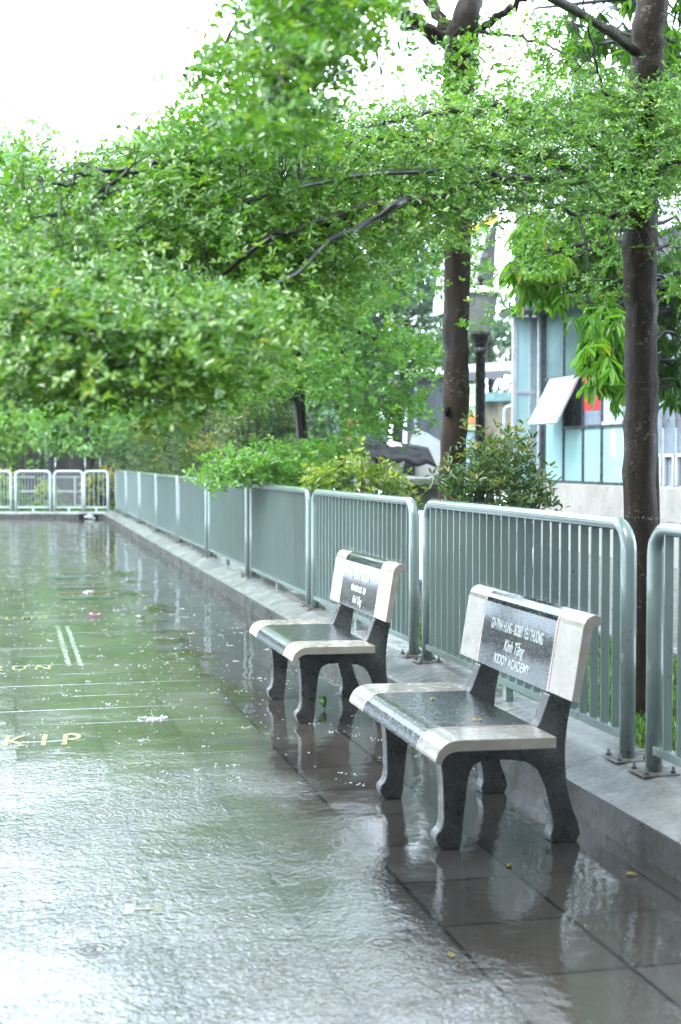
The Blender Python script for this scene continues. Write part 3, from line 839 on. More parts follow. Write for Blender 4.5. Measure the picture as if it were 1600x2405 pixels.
def tiered_tree(name, label, cat, group, base, H, r, tiers, seed, leafmat, leafL, bark=BARK_FAR, nros=8, spread=.3, W=.55, lean=(0, 0), k=5, extra=None):
    """tiers: (z, radius, number of sprays, drop at the rim)"""
    rng = np.random.default_rng(seed)
    t = world_tree(name, label, cat, group)
    b = np.array(base, float)
    pts = [b+np.array([lean[0]*z/H, lean[1]*z/H, z])+np.append(rng.normal(0, .02, 2), 0) for z in np.linspace(-.05, H, 9)]
    sp = smooth_path(pts, 3)
    bark_tube(sp, list(np.linspace(r*1.1, r*.25, len(sp))), 12, rng, .04).build('trunk', bark, t)
    LV, TW = Leaves(), MB()
    for z, Rr, ns, drop in tiers:
        c0 = b+np.array([lean[0]*z/H, lean[1]*z/H, z])
        nl = 6; sk = [c0]
        for q in range(nl):
            a = 2*math.pi*(q+rng.uniform(-.3, .3))/nl
            e = c0+np.array([math.cos(a)*Rr*.85, math.sin(a)*Rr*.85, -drop*.6])
            pth = bez(c0, e, .10*Rr, 7, rng, .02)
            TW.tube(pth, list(np.linspace(r*.30, r*.06, 7)), 5, False)
            sk += list(pth)
        a = rng.uniform(0, 2*math.pi, ns); rr = Rr*np.sqrt(rng.uniform(.03, 1.05, ns))*(1+.18*np.sin(a*3+rng.uniform(0, 6)))
        tp = c0+np.stack([np.cos(a)*rr, np.sin(a)*rr, -drop*(rr/Rr)**2+rng.normal(0, .07*Rr, ns)], 1)
        sprays(LV, TW, tp, np.array(sk), rng, nros, spread, leafL, k, W, .2, r*.03, True, .5)
    if extra is not None: extra(LV, TW, rng)
    TW.build('branchwork', TWIG, t); LV.build('crown', leafmat, t)
    return t
GRP = 'almond trees in the row behind the railing'
def c_low(LV, TW, rng):
    zf = lambda x, y: 15.4+.0022*(x-480)
    a = [(480, 1128), (540, 1062), (640, 1040), (740, 1042), (840, 1018), (845, 1050), (770, 1090), (715, 1132), (600, 1128)]
    tp = fill(a, 120, zf, .5, rng)
    sk = np.array([[3.5-1.15*s, 16.7-.5*s, 1.5] for s in np.linspace(0, 1, 20)]+[[3.5+1.0*s, 16.9, 1.6] for s in np.linspace(0, 1, 10)])
    TW.tube([sk[0], sk[8], sk[19]], [.03, .02, .008], 6)
    sprays(LV, TW, tp, sk, rng, 9, .22, .062, 5, .55, .1, .003, True, .5)
    a = [(620, 560), (800, 600), (900, 680), (1010, 780), (1035, 860), (980, 905), (995, 960), (960, 1012), (880, 1025), (800, 985), (770, 930), (640, 860), (560, 800), (520, 700)]
    tp = fill(a, 330, lambda x, y: 16.4+x*0, .7, rng)
    sk = np.array([[3.5, 16.7, z] for z in np.linspace(2, 5, 12)]+[list(P(x, y, 16.6)) for x, y in ((800, 760), (870, 830), (940, 900), (900, 960), (820, 900), (640, 760), (760, 700))])
    for q in ((800, 760, 930, 840), (740, 820, 900, 960), (760, 720, 980, 850), (700, 720, 560, 760)):
        TW.tube(bez(np.array([3.5, 16.7, 3.2]), P(q[2], q[3], 16.5), .15, 6, rng, .02), list(np.linspace(.035, .008, 6)), 5, False)
    sprays(LV, TW, tp, sk, rng, 9, .30, .062, 5, .55, .15, .003, True, .5)
    a = [(500, 920), (600, 890), (700, 900), (700, 920), (560, 950)]
    sprays(LV, TW, fill(a, 26, lambda x, y: 16.2+x*0, .3, rng), sk, rng, 8, .22, .062, 5, .55, .1, .003, True, .5)
    # thin side stem by the trunk
    TW.tube(smooth_path([P(706, 1050, 16.9), P(698, 960, 16.9), P(686, 905, 16.8), P(640, 925, 16.7), P(600, 912, 16.6)][:3], 5), .035, 6)
    TW.tube(smooth_path([P(692, 940, 16.9), P(655, 930, 16.7), P(620, 915, 16.6), P(590, 910, 16.5)], 5), .018, 5)
tiered_tree('almond_tree', 'middle trunk of the row, fresh green crown, rising behind a low leafy shelf', 'tree', GRP, (3.5, 16.74, .05), 6.0, .088,
            [(4.2, 2.4, 150, .5), (4.8, 2.1, 120, .5), (5.4, 1.5, 70, .4)], 21, LEAF_C, .075, extra=c_low, lean=(-.15, .2))
tiered_tree('almond_tree', 'slender brown trunk rising among the orange tipped shrubs, left of the middle trunk', 'tree', GRP, (3.5, 24.9, .05), 6.6, .085,
            [(2.9, 2.2, 80, .3), (3.7, 2.7, 120, .5), (4.9, 2.5, 110, .5), (6.2, 1.8, 70, .4)], 22, LEAF_C, .10, k=4, lean=(-.3, 0))
tiered_tree('almond_tree', 'thin far trunk glimpsed above the second orange shrub', 'tree', GRP, (5.2, 30.6, .05), 7.6, .085,
            [(3.6, 2.4, 80, .4), (5.0, 2.8, 100, .5), (6.4, 2.2, 80, .4), (7.4, 1.2, 40, .3)], 23, LEAF_C, .12, k=4)
tiered_tree('almond_tree', 'last tree of the row by the far corner, its fresh crown low over the railing', 'tree', GRP, (3.6, 34.0, .05), 7.6, .085,
            [(3.3, 2.6, 110, .5), (4.4, 2.9, 120, .6), (5.8, 2.4, 100, .5), (7.2, 1.5, 50, .3)], 24, LEAF_C, .13, k=4)

# ------------------------------------------------------------------ shrubs
def shrub(name, label, group, base, size, seed, leafmat, leafL, n, W=.42, k=5, lift=.6, tipbias=.8, poly=None, depth=None, dz=.3, full=True):
    """leafy stems rising from base; outer whorls get the young leaf tint"""
    rng = np.random.default_rng(seed)
    t = thing(name, label, 'shrub', (0, 0, 0), 0, group)
    b = np.array(base, float)
    LV, TW = Leaves(), MB()
    if poly is not None:
        tips = fill(poly, n, depth, dz, rng)
    else:
        u = rng.normal(size=(n, 3)); u = norm(u); u[:, 2] = np.abs(u[:, 2])*1.0-.12
        lump = 1+.16*np.sin(u[:, 0]*5+seed)+.14*np.sin(u[:, 1]*6+seed*2)+.12*np.sin(u[:, 2]*7+seed)
        rr = rng.uniform(.35, 1.0, n)**.5*lump
        tips = b+np.array([0, 0, size[2]*.12])+u*rr[:, None]*np.array([size[0], size[1], size[2]*.88])
    c = tips.mean(0)
    ext = tips.max(0)-tips.min(0)+1e-6
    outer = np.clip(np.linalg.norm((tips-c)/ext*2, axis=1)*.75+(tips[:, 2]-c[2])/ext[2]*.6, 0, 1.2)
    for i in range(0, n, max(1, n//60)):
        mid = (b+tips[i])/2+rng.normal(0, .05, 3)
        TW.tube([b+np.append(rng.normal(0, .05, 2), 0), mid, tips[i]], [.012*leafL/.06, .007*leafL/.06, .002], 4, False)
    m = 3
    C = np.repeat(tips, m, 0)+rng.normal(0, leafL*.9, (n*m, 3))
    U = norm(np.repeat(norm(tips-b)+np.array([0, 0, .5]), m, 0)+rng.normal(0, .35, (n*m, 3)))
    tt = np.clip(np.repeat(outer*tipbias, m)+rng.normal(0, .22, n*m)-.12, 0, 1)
    rosettes(LV, C, U, rng, k, leafL, W, lift, tint=tt)
    TW.build('stem', TWIG, t); LV.build('foliage', leafmat, t, full, .3)
    return t
GS = 'shrubs planted behind the railing'
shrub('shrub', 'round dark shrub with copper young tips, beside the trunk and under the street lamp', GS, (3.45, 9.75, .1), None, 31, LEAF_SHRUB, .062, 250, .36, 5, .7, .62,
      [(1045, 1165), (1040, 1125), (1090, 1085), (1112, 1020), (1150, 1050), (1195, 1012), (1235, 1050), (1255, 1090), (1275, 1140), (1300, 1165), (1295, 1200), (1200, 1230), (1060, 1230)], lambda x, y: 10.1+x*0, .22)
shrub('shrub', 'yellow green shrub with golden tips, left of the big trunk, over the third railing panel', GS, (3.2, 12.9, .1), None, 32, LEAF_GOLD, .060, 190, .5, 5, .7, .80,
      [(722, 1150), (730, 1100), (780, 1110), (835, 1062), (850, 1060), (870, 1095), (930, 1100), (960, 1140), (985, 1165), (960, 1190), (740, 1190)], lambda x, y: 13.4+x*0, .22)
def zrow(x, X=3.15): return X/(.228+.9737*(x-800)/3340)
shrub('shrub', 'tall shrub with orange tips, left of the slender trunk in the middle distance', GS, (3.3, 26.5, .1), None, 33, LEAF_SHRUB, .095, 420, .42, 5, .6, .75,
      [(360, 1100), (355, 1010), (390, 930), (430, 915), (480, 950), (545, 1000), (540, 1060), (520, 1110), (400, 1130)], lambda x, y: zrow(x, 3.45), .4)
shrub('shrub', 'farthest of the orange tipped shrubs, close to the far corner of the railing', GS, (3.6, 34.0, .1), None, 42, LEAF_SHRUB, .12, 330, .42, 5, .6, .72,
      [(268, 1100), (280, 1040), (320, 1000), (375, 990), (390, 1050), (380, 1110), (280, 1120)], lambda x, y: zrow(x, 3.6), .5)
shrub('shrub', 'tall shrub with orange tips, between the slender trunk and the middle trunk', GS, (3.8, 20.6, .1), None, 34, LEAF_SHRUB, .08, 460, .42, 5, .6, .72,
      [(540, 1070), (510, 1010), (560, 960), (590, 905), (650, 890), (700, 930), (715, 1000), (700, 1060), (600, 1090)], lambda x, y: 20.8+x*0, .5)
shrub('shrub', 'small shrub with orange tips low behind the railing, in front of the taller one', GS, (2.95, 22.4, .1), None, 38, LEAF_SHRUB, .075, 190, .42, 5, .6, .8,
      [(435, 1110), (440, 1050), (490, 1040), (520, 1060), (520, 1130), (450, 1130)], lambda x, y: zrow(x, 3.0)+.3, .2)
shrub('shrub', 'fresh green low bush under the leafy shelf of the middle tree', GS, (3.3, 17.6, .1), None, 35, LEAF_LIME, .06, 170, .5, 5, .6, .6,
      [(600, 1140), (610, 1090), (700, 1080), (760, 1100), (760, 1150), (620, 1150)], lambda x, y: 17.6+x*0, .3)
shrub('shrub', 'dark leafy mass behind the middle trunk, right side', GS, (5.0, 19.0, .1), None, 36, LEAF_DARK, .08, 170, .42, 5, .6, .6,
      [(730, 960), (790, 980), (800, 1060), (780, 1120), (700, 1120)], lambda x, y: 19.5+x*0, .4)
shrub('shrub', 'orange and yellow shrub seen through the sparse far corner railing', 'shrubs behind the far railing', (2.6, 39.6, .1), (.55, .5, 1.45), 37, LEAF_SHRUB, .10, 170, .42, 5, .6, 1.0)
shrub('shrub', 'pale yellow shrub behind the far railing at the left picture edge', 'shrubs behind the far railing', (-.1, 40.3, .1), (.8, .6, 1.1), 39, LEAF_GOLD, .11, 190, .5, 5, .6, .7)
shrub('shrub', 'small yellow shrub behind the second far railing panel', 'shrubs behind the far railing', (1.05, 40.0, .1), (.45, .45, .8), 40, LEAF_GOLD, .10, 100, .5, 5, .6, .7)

# large-leaved tree between the building and the near trunk
def mango():
    rng = np.random.default_rng(41)
    t = world_tree('mango_tree', 'tree with long drooping glossy leaves between the glazed building and the right hand trunk', 'tree')
    b = at(1512, 1078, 11.5); b[2] = .05
    sp = smooth_path([b, b+[.02, 0, 1.2], b+[.0, .05, 2.2], b+[-.05, .05, 3.4], b+[0, 0, 5.2], b+[.1, 0, 7]], 5)
    bark_tube(sp, list(np.linspace(.13, .05, len(sp))), 14, rng, .04).build('trunk', BARK, t)
    LV, TW = Leaves(), MB()
    def cl(poly, n, Z, dz):
        return fill(poly, n, lambda x, y: Z+x*0, dz, rng)
    T1 = cl([(1225, 500), (1440, 480), (1450, 620), (1400, 690), (1340, 640), (1290, 720), (1235, 700), (1190, 620)], 105, 12.2, .5)
    T2 = cl([(1375, 760), (1450, 690), (1460, 900), (1440, 920), (1390, 850)], 60, 11.0, .25)
    T3 = cl([(1400, 660), (1470, 600), (1650, 560), (1650, 930), (1560, 930), (1500, 860), (1430, 830)], 130, 12.8, .5)
    T4 = cl([(1330, 40), (1400, -30), (1640, -40), (1640, 420), (1540, 430), (1400, 330), (1350, 220)], 120, 12.2, .5)
    T5 = np.stack([rng.normal(b[0], 1.1, 60), rng.normal(b[1], 1.1, 60), rng.uniform(5.2, 7.6, 60)], 1)
    tips = np.concatenate([T1, T2, T3, T4, T5])
    sk = np.array(sp)
    for tp in tips[::2]:
        q = sk[np.argmin(np.sum((sk-tp)**2, 1)+.3*(sk[:, 2]-tp[2]+.3)**2)]
        TW.tube(bez(q, tp, .12, 6, rng, .03), list(np.linspace(.022, .004, 6)), 4, False)
    n = len(tips); tint0 = rng.random(n); tint0[:len(T1)+len(T2)] = np.clip(tint0[:len(T1)+len(T2)]*.7+.35, 0, 1); tint0[len(T1)+len(T2):len(T1)+len(T2)+len(T3)] *= .3
    C = np.repeat(tips, 2, 0)+rng.normal(0, .05, (2*n, 3))
    tt = np.repeat(tint0, 2)
    for i in range(9):
        a = rng.uniform(0, 2*math.pi, 2*n)
        D = norm(np.stack([np.cos(a)*.6, np.sin(a)*.6, rng.normal(-.75, .35, 2*n)], 1))
        Nn = norm(np.stack([np.cos(a), np.sin(a), np.full(2*n, .8)], 1)+rng.normal(0, .2, (2*n, 3)))
        l = rng.uniform(.12, .20, 2*n)
        LV.add(C, D, Nn, l, l*.24, np.clip(tt*.75+rng.random(2*n)*.25, 0, 1))
    TW.build('branchwork', TWIG, t); LV.build('crown', LEAF_MANGO, t, True, .3)
mango()

# ------------------------------------------------------------------ trees far behind
def far_tree(label, base, H, rad, seed, leafmat, L, n, group='trees far behind the plaza', zlow=.25, name='broadleaf_tree'):
    rng = np.random.default_rng(seed)
    t = thing(name, label, 'tree', base, 0, group)
    tr = smooth_path([(0, 0, -.1), (.1, 0, H*.35), (0, .1, H*.7), (0, 0, H*.9)], 4)
    m = MB(); m.tube(tr, list(np.linspace(H*.022, H*.006, len(tr))), 8)
    LV = Leaves()
    nb = 26
    u = norm(rng.normal(size=(nb, 3)))
    ctr = np.array([0, 0, H*(zlow+1)/2])
    cc = ctr+u*np.array([rad, rad, H*(1-zlow)/2])*rng.uniform(.35, .82, (nb, 1))
    for c in cc[::2]:
        m.tube(bez(np.array([0, 0, max(.5, c[2]*.6)]), c, .1, 5, rng, .03), list(np.linspace(H*.008, H*.002, 5)), 4, False)
    m.build('trunk', BARK_FAR, t)
    br = rng.uniform(.24, .42, nb)*rad
    per = n//nb
    for c, r_ in zip(cc, br):
        v = norm(rng.normal(size=(per, 3)))
        p = c+v*r_*rng.uniform(.55, 1.08, (per, 1))*np.array([1.15, 1.15, .8])
        D = norm(v+rng.normal(0, .7, (per, 3))+[0, 0, -.3]); Nn = norm(v+[0, 0, .8]+rng.normal(0, .5, (per, 3)))
        l = L*rng.uniform(.6, 1.3, per)
        LV.add(p, D, Nn, l, l*.6, np.clip(rng.normal(.45, .12)+rng.normal(0, .16, per), 0, 1))
    LV.build('crown', leafmat, t, False)
    return t
def gpos(px, Z, z=0.0):
    q = at(px, 1078, Z); return (float(q[0]), float(q[1]), z)
FT = [('low spreading tree in front of the board fence at the far left', 15, 47, 5.6, 2.3, LEAF_FAR, .2, 7000, .42),
      ('dark green dense tree beyond the far corner railing', 205, 43, 5.2, 2.0, LEAF_FAR, .15, 9000, .12),
      ('lime green tree leaning in behind the far railing at the left picture edge', -10, 45, 3.3, 1.3, LEAF_LIME, .14, 4200, .30),
      ('broad green tree far left, its top against the white sky', 40, 50, 14.0, 3.8, LEAF_FAR, .24, 10000, .06),
      ('tall pale tree behind the left half of the hanging branches', 330, 52, 15.2, 4.2, LEAF_C, .24, 10000, .2),
      ('tall hazy tree whose rounded top shows above the branches near the middle', 500, 60, 18.8, 5.2, LEAF_FAR, .28, 10000, .2),
      ('hazy tree at the left picture edge, lower than its neighbours', 150, 62, 14.8, 4.2, LEAF_FAR, .28, 8000, .2),
      ('green tree filling the gap beyond the last row tree', 420, 46, 7.4, 2.6, LEAF_C, .2, 8000, .15),
      ('far tree behind the middle trunk', 640, 50, 9.5, 3.4, LEAF_FAR, .26, 10000, .03),
      ('grey green hazy tree left of the big trunk, behind the tarpaulin shed', 930, 52, 11.6, 3.5, LEAF_DARK, .26, 12000, .02),
      ('dark hazy tree behind the street lamp pole, left of the glazed building', 1150, 46, 7.0, 2.6, LEAF_DARK, .2, 8000, .1),
      ('far tree between the middle trunk and the tarpaulin shed', 800, 54, 10.0, 3.6, LEAF_DARK, .28, 11000, .02),
      ('unseen far tree added left of the plaza for its reflection in the water', -170, 52, 10.5, 4.0, LEAF_FAR, .26, 6000, .2)]  # last one is unseen, added for the floor reflections
for i, (lb, px, Z, H, rd, lm, L, n, zl) in enumerate(FT):
    far_tree(lb, gpos(px, Z), H, rd, 60+i, lm, L, n, zlow=zl)
for i, (px, Z, H) in enumerate(((-380, 50, 12), (-600, 47, 12.5), (-830, 49, 13), (-1080, 46, 12), (-1350, 44, 12))):  # unseen trees added so the bench backrests mirror something dark
    far_tree('unseen tree added at the far left to darken the backrest reflections', gpos(px, Z), H, 4.6, 95+i, LEAF_DARK, .34, 7000, 'unseen trees added along the left side', .02)
for i, (x, y) in enumerate(((-9.5, 3.5), (-10.5, 10.0), (-9.0, 16.5), (-11.0, 24.0))):  # unseen trees added to block light from the left
    far_tree('broad unseen tree added along the open left side to cut the side light', (x, y, 0), 9.5, 3.4, 80+i, LEAF_FAR, .24, 5200, 'unseen trees added along the left side', .18)
def big_leaf_plant():
    rng = np.random.default_rng(90)
    t = thing('big_leaf_plant', 'plant with broad pale green leaves by the grey post behind the far railing', 'plant', gpos(95, 44.0))
    LV = Leaves(); m = MB()
    for k in range(10):
        a = rng.uniform(0, 6.28); h = rng.uniform(1.4, 3.0)
        c = np.array([math.cos(a)*.5, math.sin(a)*.4, h])
        m.tube(bez(np.zeros(3), c, .1, 5, rng, .02), [.03, .025, .02, .015, .008], 5, False)
        n = 7; b = np.linspace(0, 2*math.pi, n, endpoint=False)+rng.uniform(0, 1)
        D = norm(np.stack([np.cos(b), np.sin(b), np.full(n, -.35)], 1)); N_ = np.tile([0, 0, 1.0], (n, 1))
        LV.add(np.tile(c, (n, 1)), D, N_+rng.normal(0, .15, (n, 3)), np.full(n, .42), np.full(n, .24), rng.random(n)*.6)
    m.build('stem', TWIG, t); LV.build('foliage', LEAF_FAR, t, True, .4)
big_leaf_plant()

# grass strips
def grass(name, n, pts, seed, L=.11):
    rng = np.random.default_rng(seed); LV = Leaves()
    Pn = pts(rng, n)
    D = norm(np.stack([rng.normal(0, .5, n), rng.normal(0, .5, n), np.ones(n)], 1))
    LV.add(Pn, D, norm(rng.normal(size=(n, 3))+[0, -.4, .3]), L*rng.uniform(.5, 1.3, n), np.full(n, .022*L/.11), rng.random(n))
    return tag(LV.build(name, GRASS, None, False), kind='stuff')
grass('grass', 26000, lambda r, n: np.stack([r.uniform(2.9, 4.7, n), r.uniform(.5, 1, n)**.5*14-1.5+r.uniform(-4, 0, n), np.full(n, .10)], 1), 5, .065)
def fargrass(r, n):
    t_ = r.uniform(-1, 9, n); o_ = .44+r.uniform(0, 1, n)**1.5*2.5
    q = K0[None]+KD[None]*t_[:, None]+OUT2[None]*o_[:, None]
    return np.column_stack([q, np.full(n, .10)])
grass('far_grass', 9000, fargrass, 6, .20)

# ------------------------------------------------------------------ street lamp
def lamp():
    q = at(1128, 1078, 17.0)
    t = thing('street_lamp', 'black garden lamp post with tapering clear lantern and white cap, beside the big trunk', 'street lamp', (q[0], q[1], .1))
    BLK = simple('black_lamp_paint', (.012, .013, .016), .25, .2)
    CAP = simple('white_lamp_cap', (.62, .66, .68), .25, .08)
    GL = Mat('ribbed_lantern_glass')
    GL.set(Base_Color=(.34, .35, .335, 1), Roughness=.15, Transmission_Weight=.25, IOR=1.3)
    z = lambda y: 1.57+(1078-y)/3340*17.0-.1
    MB().lathe([(.10, 0), (.10, .15), (.075, .25), (.062, .30), (.058, z(835)), (.068, z(833)), (.068, z(815))], 20).build('pole', BLK, t)
    MB().lathe([(.069, z(816)), (.074, z(812)), (.092, z(800)), (.118, z(790)), (.128, z(788)), (.128, z(785))], 20).build('collar', BLK, t)
    zt, zb = z(694), z(785)
    pr_ = []
    for k in range(16):
        f = k/15; pr_.append((.116+(.20-.116)*f**.8+(.006 if k % 2 else 0), zb+(zt-zb)*f))
    MB().lathe(pr_, 28).build('lantern_glass', GL.m, t)
    m = MB(); m.lathe([(.03, zb+.004), (.035, zb+.1), (.05, zb+.12), (.05, zb+.18), (.03, zb+.2), (.055, zb+.24), (.03, zb+.27), (.05, zb+.31), (.01, zb+.34)], 12)
    m.build('bulb', simple('grey_bulb', (.4, .38, .35), .4), t)
    MB().lathe([(.20, zt), (.245, zt+.002), (.245, zt+.012), (.15, zt+.072), (.05, zt+.105), (.02, zt+.11)], 24).build('cap', CAP, t)
    f0 = zt+.108
    MB().lathe([(.018, f0), (.028, f0+.01), (.012, f0+.035), (.03, f0+.06), (.037, f0+.075), (.022, f0+.095), (.006, f0+.12)], 14).build('finial', BLK, t)
lamp()

# ------------------------------------------------------------------ glazed building
def building():
    WALL = make_concrete('pale_rendered_wall', (.30, .29, .275), (.46, .445, .42), .5, sc_=.9)
    DARKF = simple('dark_window_frame', (.055, .062, .07), .3, .2)
    LIGHTF = simple('light_metal_frame', (.42, .45, .50), .3, .15)
    AQUA = Mat('frosted_aqua_glass')
    AQUA.set(Base_Color=AQUA.ramp(AQUA.noise(AQUA.pos(), .8, 3), [(.35, (.30, .50, .52)), (.65, (.40, .60, .62))]), Roughness=.12)
    DGL = Mat('dark_clear_glass'); DGL.set(Base_Color=DGL.ramp(DGL.noise(DGL.pos(), .9, 4), [(.35, (.07, .11, .12)), (.65, (.16, .25, .26))]), Roughness=.05, Specular_IOR_Level=.8)
    PALE = simple('pale_glass', (.40, .52, .58), .15, .12)
    GREY = simple('grey_door_glass', (.22, .27, .33), .12, .15)
    WHITE = simple('white_panel', (.52, .54, .55), .3, .06)
    RED = simple('red_poster', (.62, .06, .06), .5, .08); RED2 = simple('darker_red_print', (.50, .035, .045), .5, .08)
    STEEL = simple('steel_handle', (.5, .48, .44), .3, .1, 10, 0, .8)
    INT = simple('dim_interior', (.08, .085, .10), .7, .3)
    t = thing('glazed_building', 'low building with aqua glass facade and an open awning window, right of the lamp', 'building', (0, 0, 0))
    X = 9.0
    ys = [float(on_x(x, 1078, X)[1]) for x in (1281, 1325, 1371, 1415, 1466)]     # mullions
    Y0, YE = 23.35, 10.0
    MB().box((X-.06, YE, .0), (X+7, Y0+.02, 1.17)).build('plinth_wall', WALL, t, .01)
    MB().box((X+.10, YE, 1.17), (X+.2, Y0-.3, 4.05)).build('interior_backing', INT, t)
    zt = [1.18, 2.08, 2.93, 4.03]
    cols = {0: (AQUA, AQUA, DGL), 1: (AQUA, None, DGL), 2: (AQUA, None, DGL), 3: (AQUA, PALE, DGL)}
    for i in range(4):
        ya, yb = ys[i+1], ys[i]
        fr = MB()
        fr.box((X-.03, yb-.025, 1.17), (X+.06, yb+.025, 4.05))
        fr.box((X-.026, ya+.025, 1.17), (X+.056, yb-.025, 1.215))
        if i: fr.box((X-.026, ya+.025, 2.06), (X+.056, yb-.025, 2.11))
        fr.box((X-.026, ya+.025, 2.89), (X+.056, yb-.025, 2.95))
        f = fr.build('window_frame', DARKF, t)
        mats = cols[i]
        MB().box((X, ya+.026, 1.216), (X+.02, yb-.026, 2.059 if i else 2.55)).build('pane', mats[0], f)
        if mats[1] is not None: MB().box((X, ya+.026, 2.111 if i else 2.551), (X+.02, yb-.026, 2.889)).build('pane', mats[1] if i else DGL, f)
        MB().box((X, ya+.026, 2.951), (X+.02, yb-.026, 4.03)).build('pane', mats[2], f)
        if i == 2:
            MB().box((X, ya+.026, 2.111), (X+.02, yb-.026, 2.34)).build('pane', GREY, f)
            MB().box((X-.004, ya+.026, 2.341), (X+.02, yb-.026, 2.889)).build('poster', RED, f)
            ym = (ya+yb)/2
            MB().prism([(ya+.03, 2.345), (yb-.2, 2.345), (ym, 2.80)], 0, X-.008, X-.0045).build('poster_print', RED2, f)
        if i == 1:
            m = MB()
            for (dx, y, s) in ((.03, yb-.35, .02), (.05, ya+.2, .015)): m.box((X+dx, y-s, 2.11), (X+dx+.03, y+s, 2.7))
            m.build('opening_stay', DARKF, f)
        if i == 3:
            MB().box((X-.03, ya+.03, 2.10), (X-.027+.02, yb-.03, 2.15)).build('sash_rail', WHITE, f)
            MB().box((X-.004, ya+.30, 1.60), (X-.001, ya+.48, 2.02)).build('paper_notice', WHITE, f)
    # awning window swung out
    ya, yb = ys[2]+.01, ys[1]+.42
    ang = R(27); Ls = .86
    def ap(u, y, n): return (X-.06-math.sin(ang)*u-math.cos(ang)*n, y, 2.90-math.cos(ang)*u+math.sin(ang)*n)
    a_ = MB()
    def slab(u0, u1, y0, y1, n0, n1):
        v = [ap(u0, y0, n0), ap(u1, y0, n0), ap(u1, y1, n0), ap(u0, y1, n0), ap(u0, y0, n1), ap(u1, y0, n1), ap(u1, y1, n1), ap(u0, y1, n1)]
        return v, [(0, 3, 2, 1), (4, 5, 6, 7), (0, 1, 5, 4), (1, 2, 6, 5), (2, 3, 7, 6), (3, 0, 4, 7)]
    for q in ((0, .05, ya, yb, 0, .04), (Ls-.05, Ls, ya, yb, 0, .04), (.05, Ls-.05, ya, ya+.05, 0, .04), (.05, Ls-.05, yb-.05, yb, 0, .04)): a_.add(*slab(*q))
    sash = a_.build('awning_window', LIGHTF, t)
    MB().add(*slab(.05, Ls-.05, ya+.05, yb-.05, .012, .03)).build('pane', WHITE, sash)
    # corner column and the narrow return facade
    MB().box((X-.07, ys[0]+.03, 1.171), (X+.12, ys[0]+.30, 4.05)).build('corner_column', DARKF, t, .01)
    MB().box((X-.115, ys[0]+.06, .0), (X-.072, ys[0]+.13, 4.05)).build('downpipe', LIGHTF, t, .01)
    yr = ys[0]+.34
    xr = float(at(1207, 1078, 24.6)[0])
    rf = MB()
    for x0, x1 in ((xr, xr+.07), (xr+.30, xr+.345), (xr+.475, xr+.56)): rf.box((x0, yr, .1), (x1, yr+.08, 4.05))
    rf.box((xr+.07, yr+.003, 2.70), (xr+.30, yr+.077, 2.76)); rf.box((xr+.345, yr+.003, 2.70), (xr+.475, yr+.077, 2.76))
    f = rf.build('return_frame', LIGHTF, t)
    for x0, x1 in ((xr+.07, xr+.30), (xr+.345, xr+.475)):
        for z0, z1 in ((.3, 2.70), (2.76, 4.03)):
            MB().box((x0, yr+.02, z0), (x1, yr+.04, z1)).build('pane', AQUA, f)
    # doors right of the trunk
    yd = [float(on_x(x, 1078, X)[1]) for x in (1470, 1522, 1562, 1592, 1640)]
    for i in range(4):
        fr = MB(); fr.box((X-.03, yd[i]-.02, 1.17), (X+.06, yd[i]+.02, 4.05)); fr.box((X-.026, yd[i+1]+.02, 1.17), (X+.056, yd[i]-.02, 1.20))
        f = fr.build('door_frame', LIGHTF, t)
        MB().box((X, yd[i+1]+.021, 1.20), (X+.02, yd[i]-.021, 4.03)).build('pane', GREY if i else AQUA, f)
        h = MB(); yh = yd[i]-.10
        h.tube([(X-.08, yh, 2.0), (X-.08, yh, 2.75)], .016, 8); h.tube([(X-.08, yh, 2.12), (X, yh, 2.12)], .009, 6); h.tube([(X-.08, yh, 2.62), (X, yh, 2.62)], .009, 6)
        h.build('handle', STEEL, f)
        wf = MB(); y0, y1 = yd[i+1]+.03, yd[i]-.03
        for q in ((y0, y1, 1.60, 1.645), (y0, y0+.05, 1.21, 1.60), (y1-.05, y1, 1.21, 1.60)): wf.box((X-.05, q[0], q[2]), (X-.012, q[1], q[3]))
        wf.build('white_rail', WHITE, f)
    # canopy, slab and parapet above
    MB().box((X-.55, YE, 4.05), (X+.5, Y0+.45, 4.20)).build('canopy', DARKF, t, .01)
    MB().box((X-.35, YE, 4.20), (X+.5, Y0+.25, 4.62)).build('fascia', simple('dark_fascia', (.05, .055, .065), .4, .2), t)
    MB().box((X-.45, YE, 4.62), (X+6, Y0+.2, 4.98)).build('floor_slab', simple('blue_grey_slab', (.34, .37, .42), .4, .12), t, .01)
    MB().box((X-.25, YE, 4.98), (X-.05, Y0+.1, 5.72)).build('parapet', WHITE, t, .01)
    m = MB(); m.box((X-.2, YE, 6.25), (X-.14, Y0, 6.31)); m.box((X-.2, YE, 5.95), (X-.14, Y0, 5.99))
    for k in range(60):
        y = Y0-.1-k*.2
        if y > YE: m.box((X-.185, y-.018, 5.72), (X-.155, y+.018, 6.25))
    m.build('balcony_railing', simple('blue_grey_rail', (.36, .42, .52), .4, .1), t)
    MB().box((X+1.6, YE, 4.98), (X+7, Y0-.3, 8.2)).build('upper_wall', WALL, t)
    MB().box((X-.36, Y0+.02, 4.98), (X-.20, Y0+.22, 7.5)).build('corner_post', simple('weathered_post', (.12, .115, .11), .6, .35), t)
building()

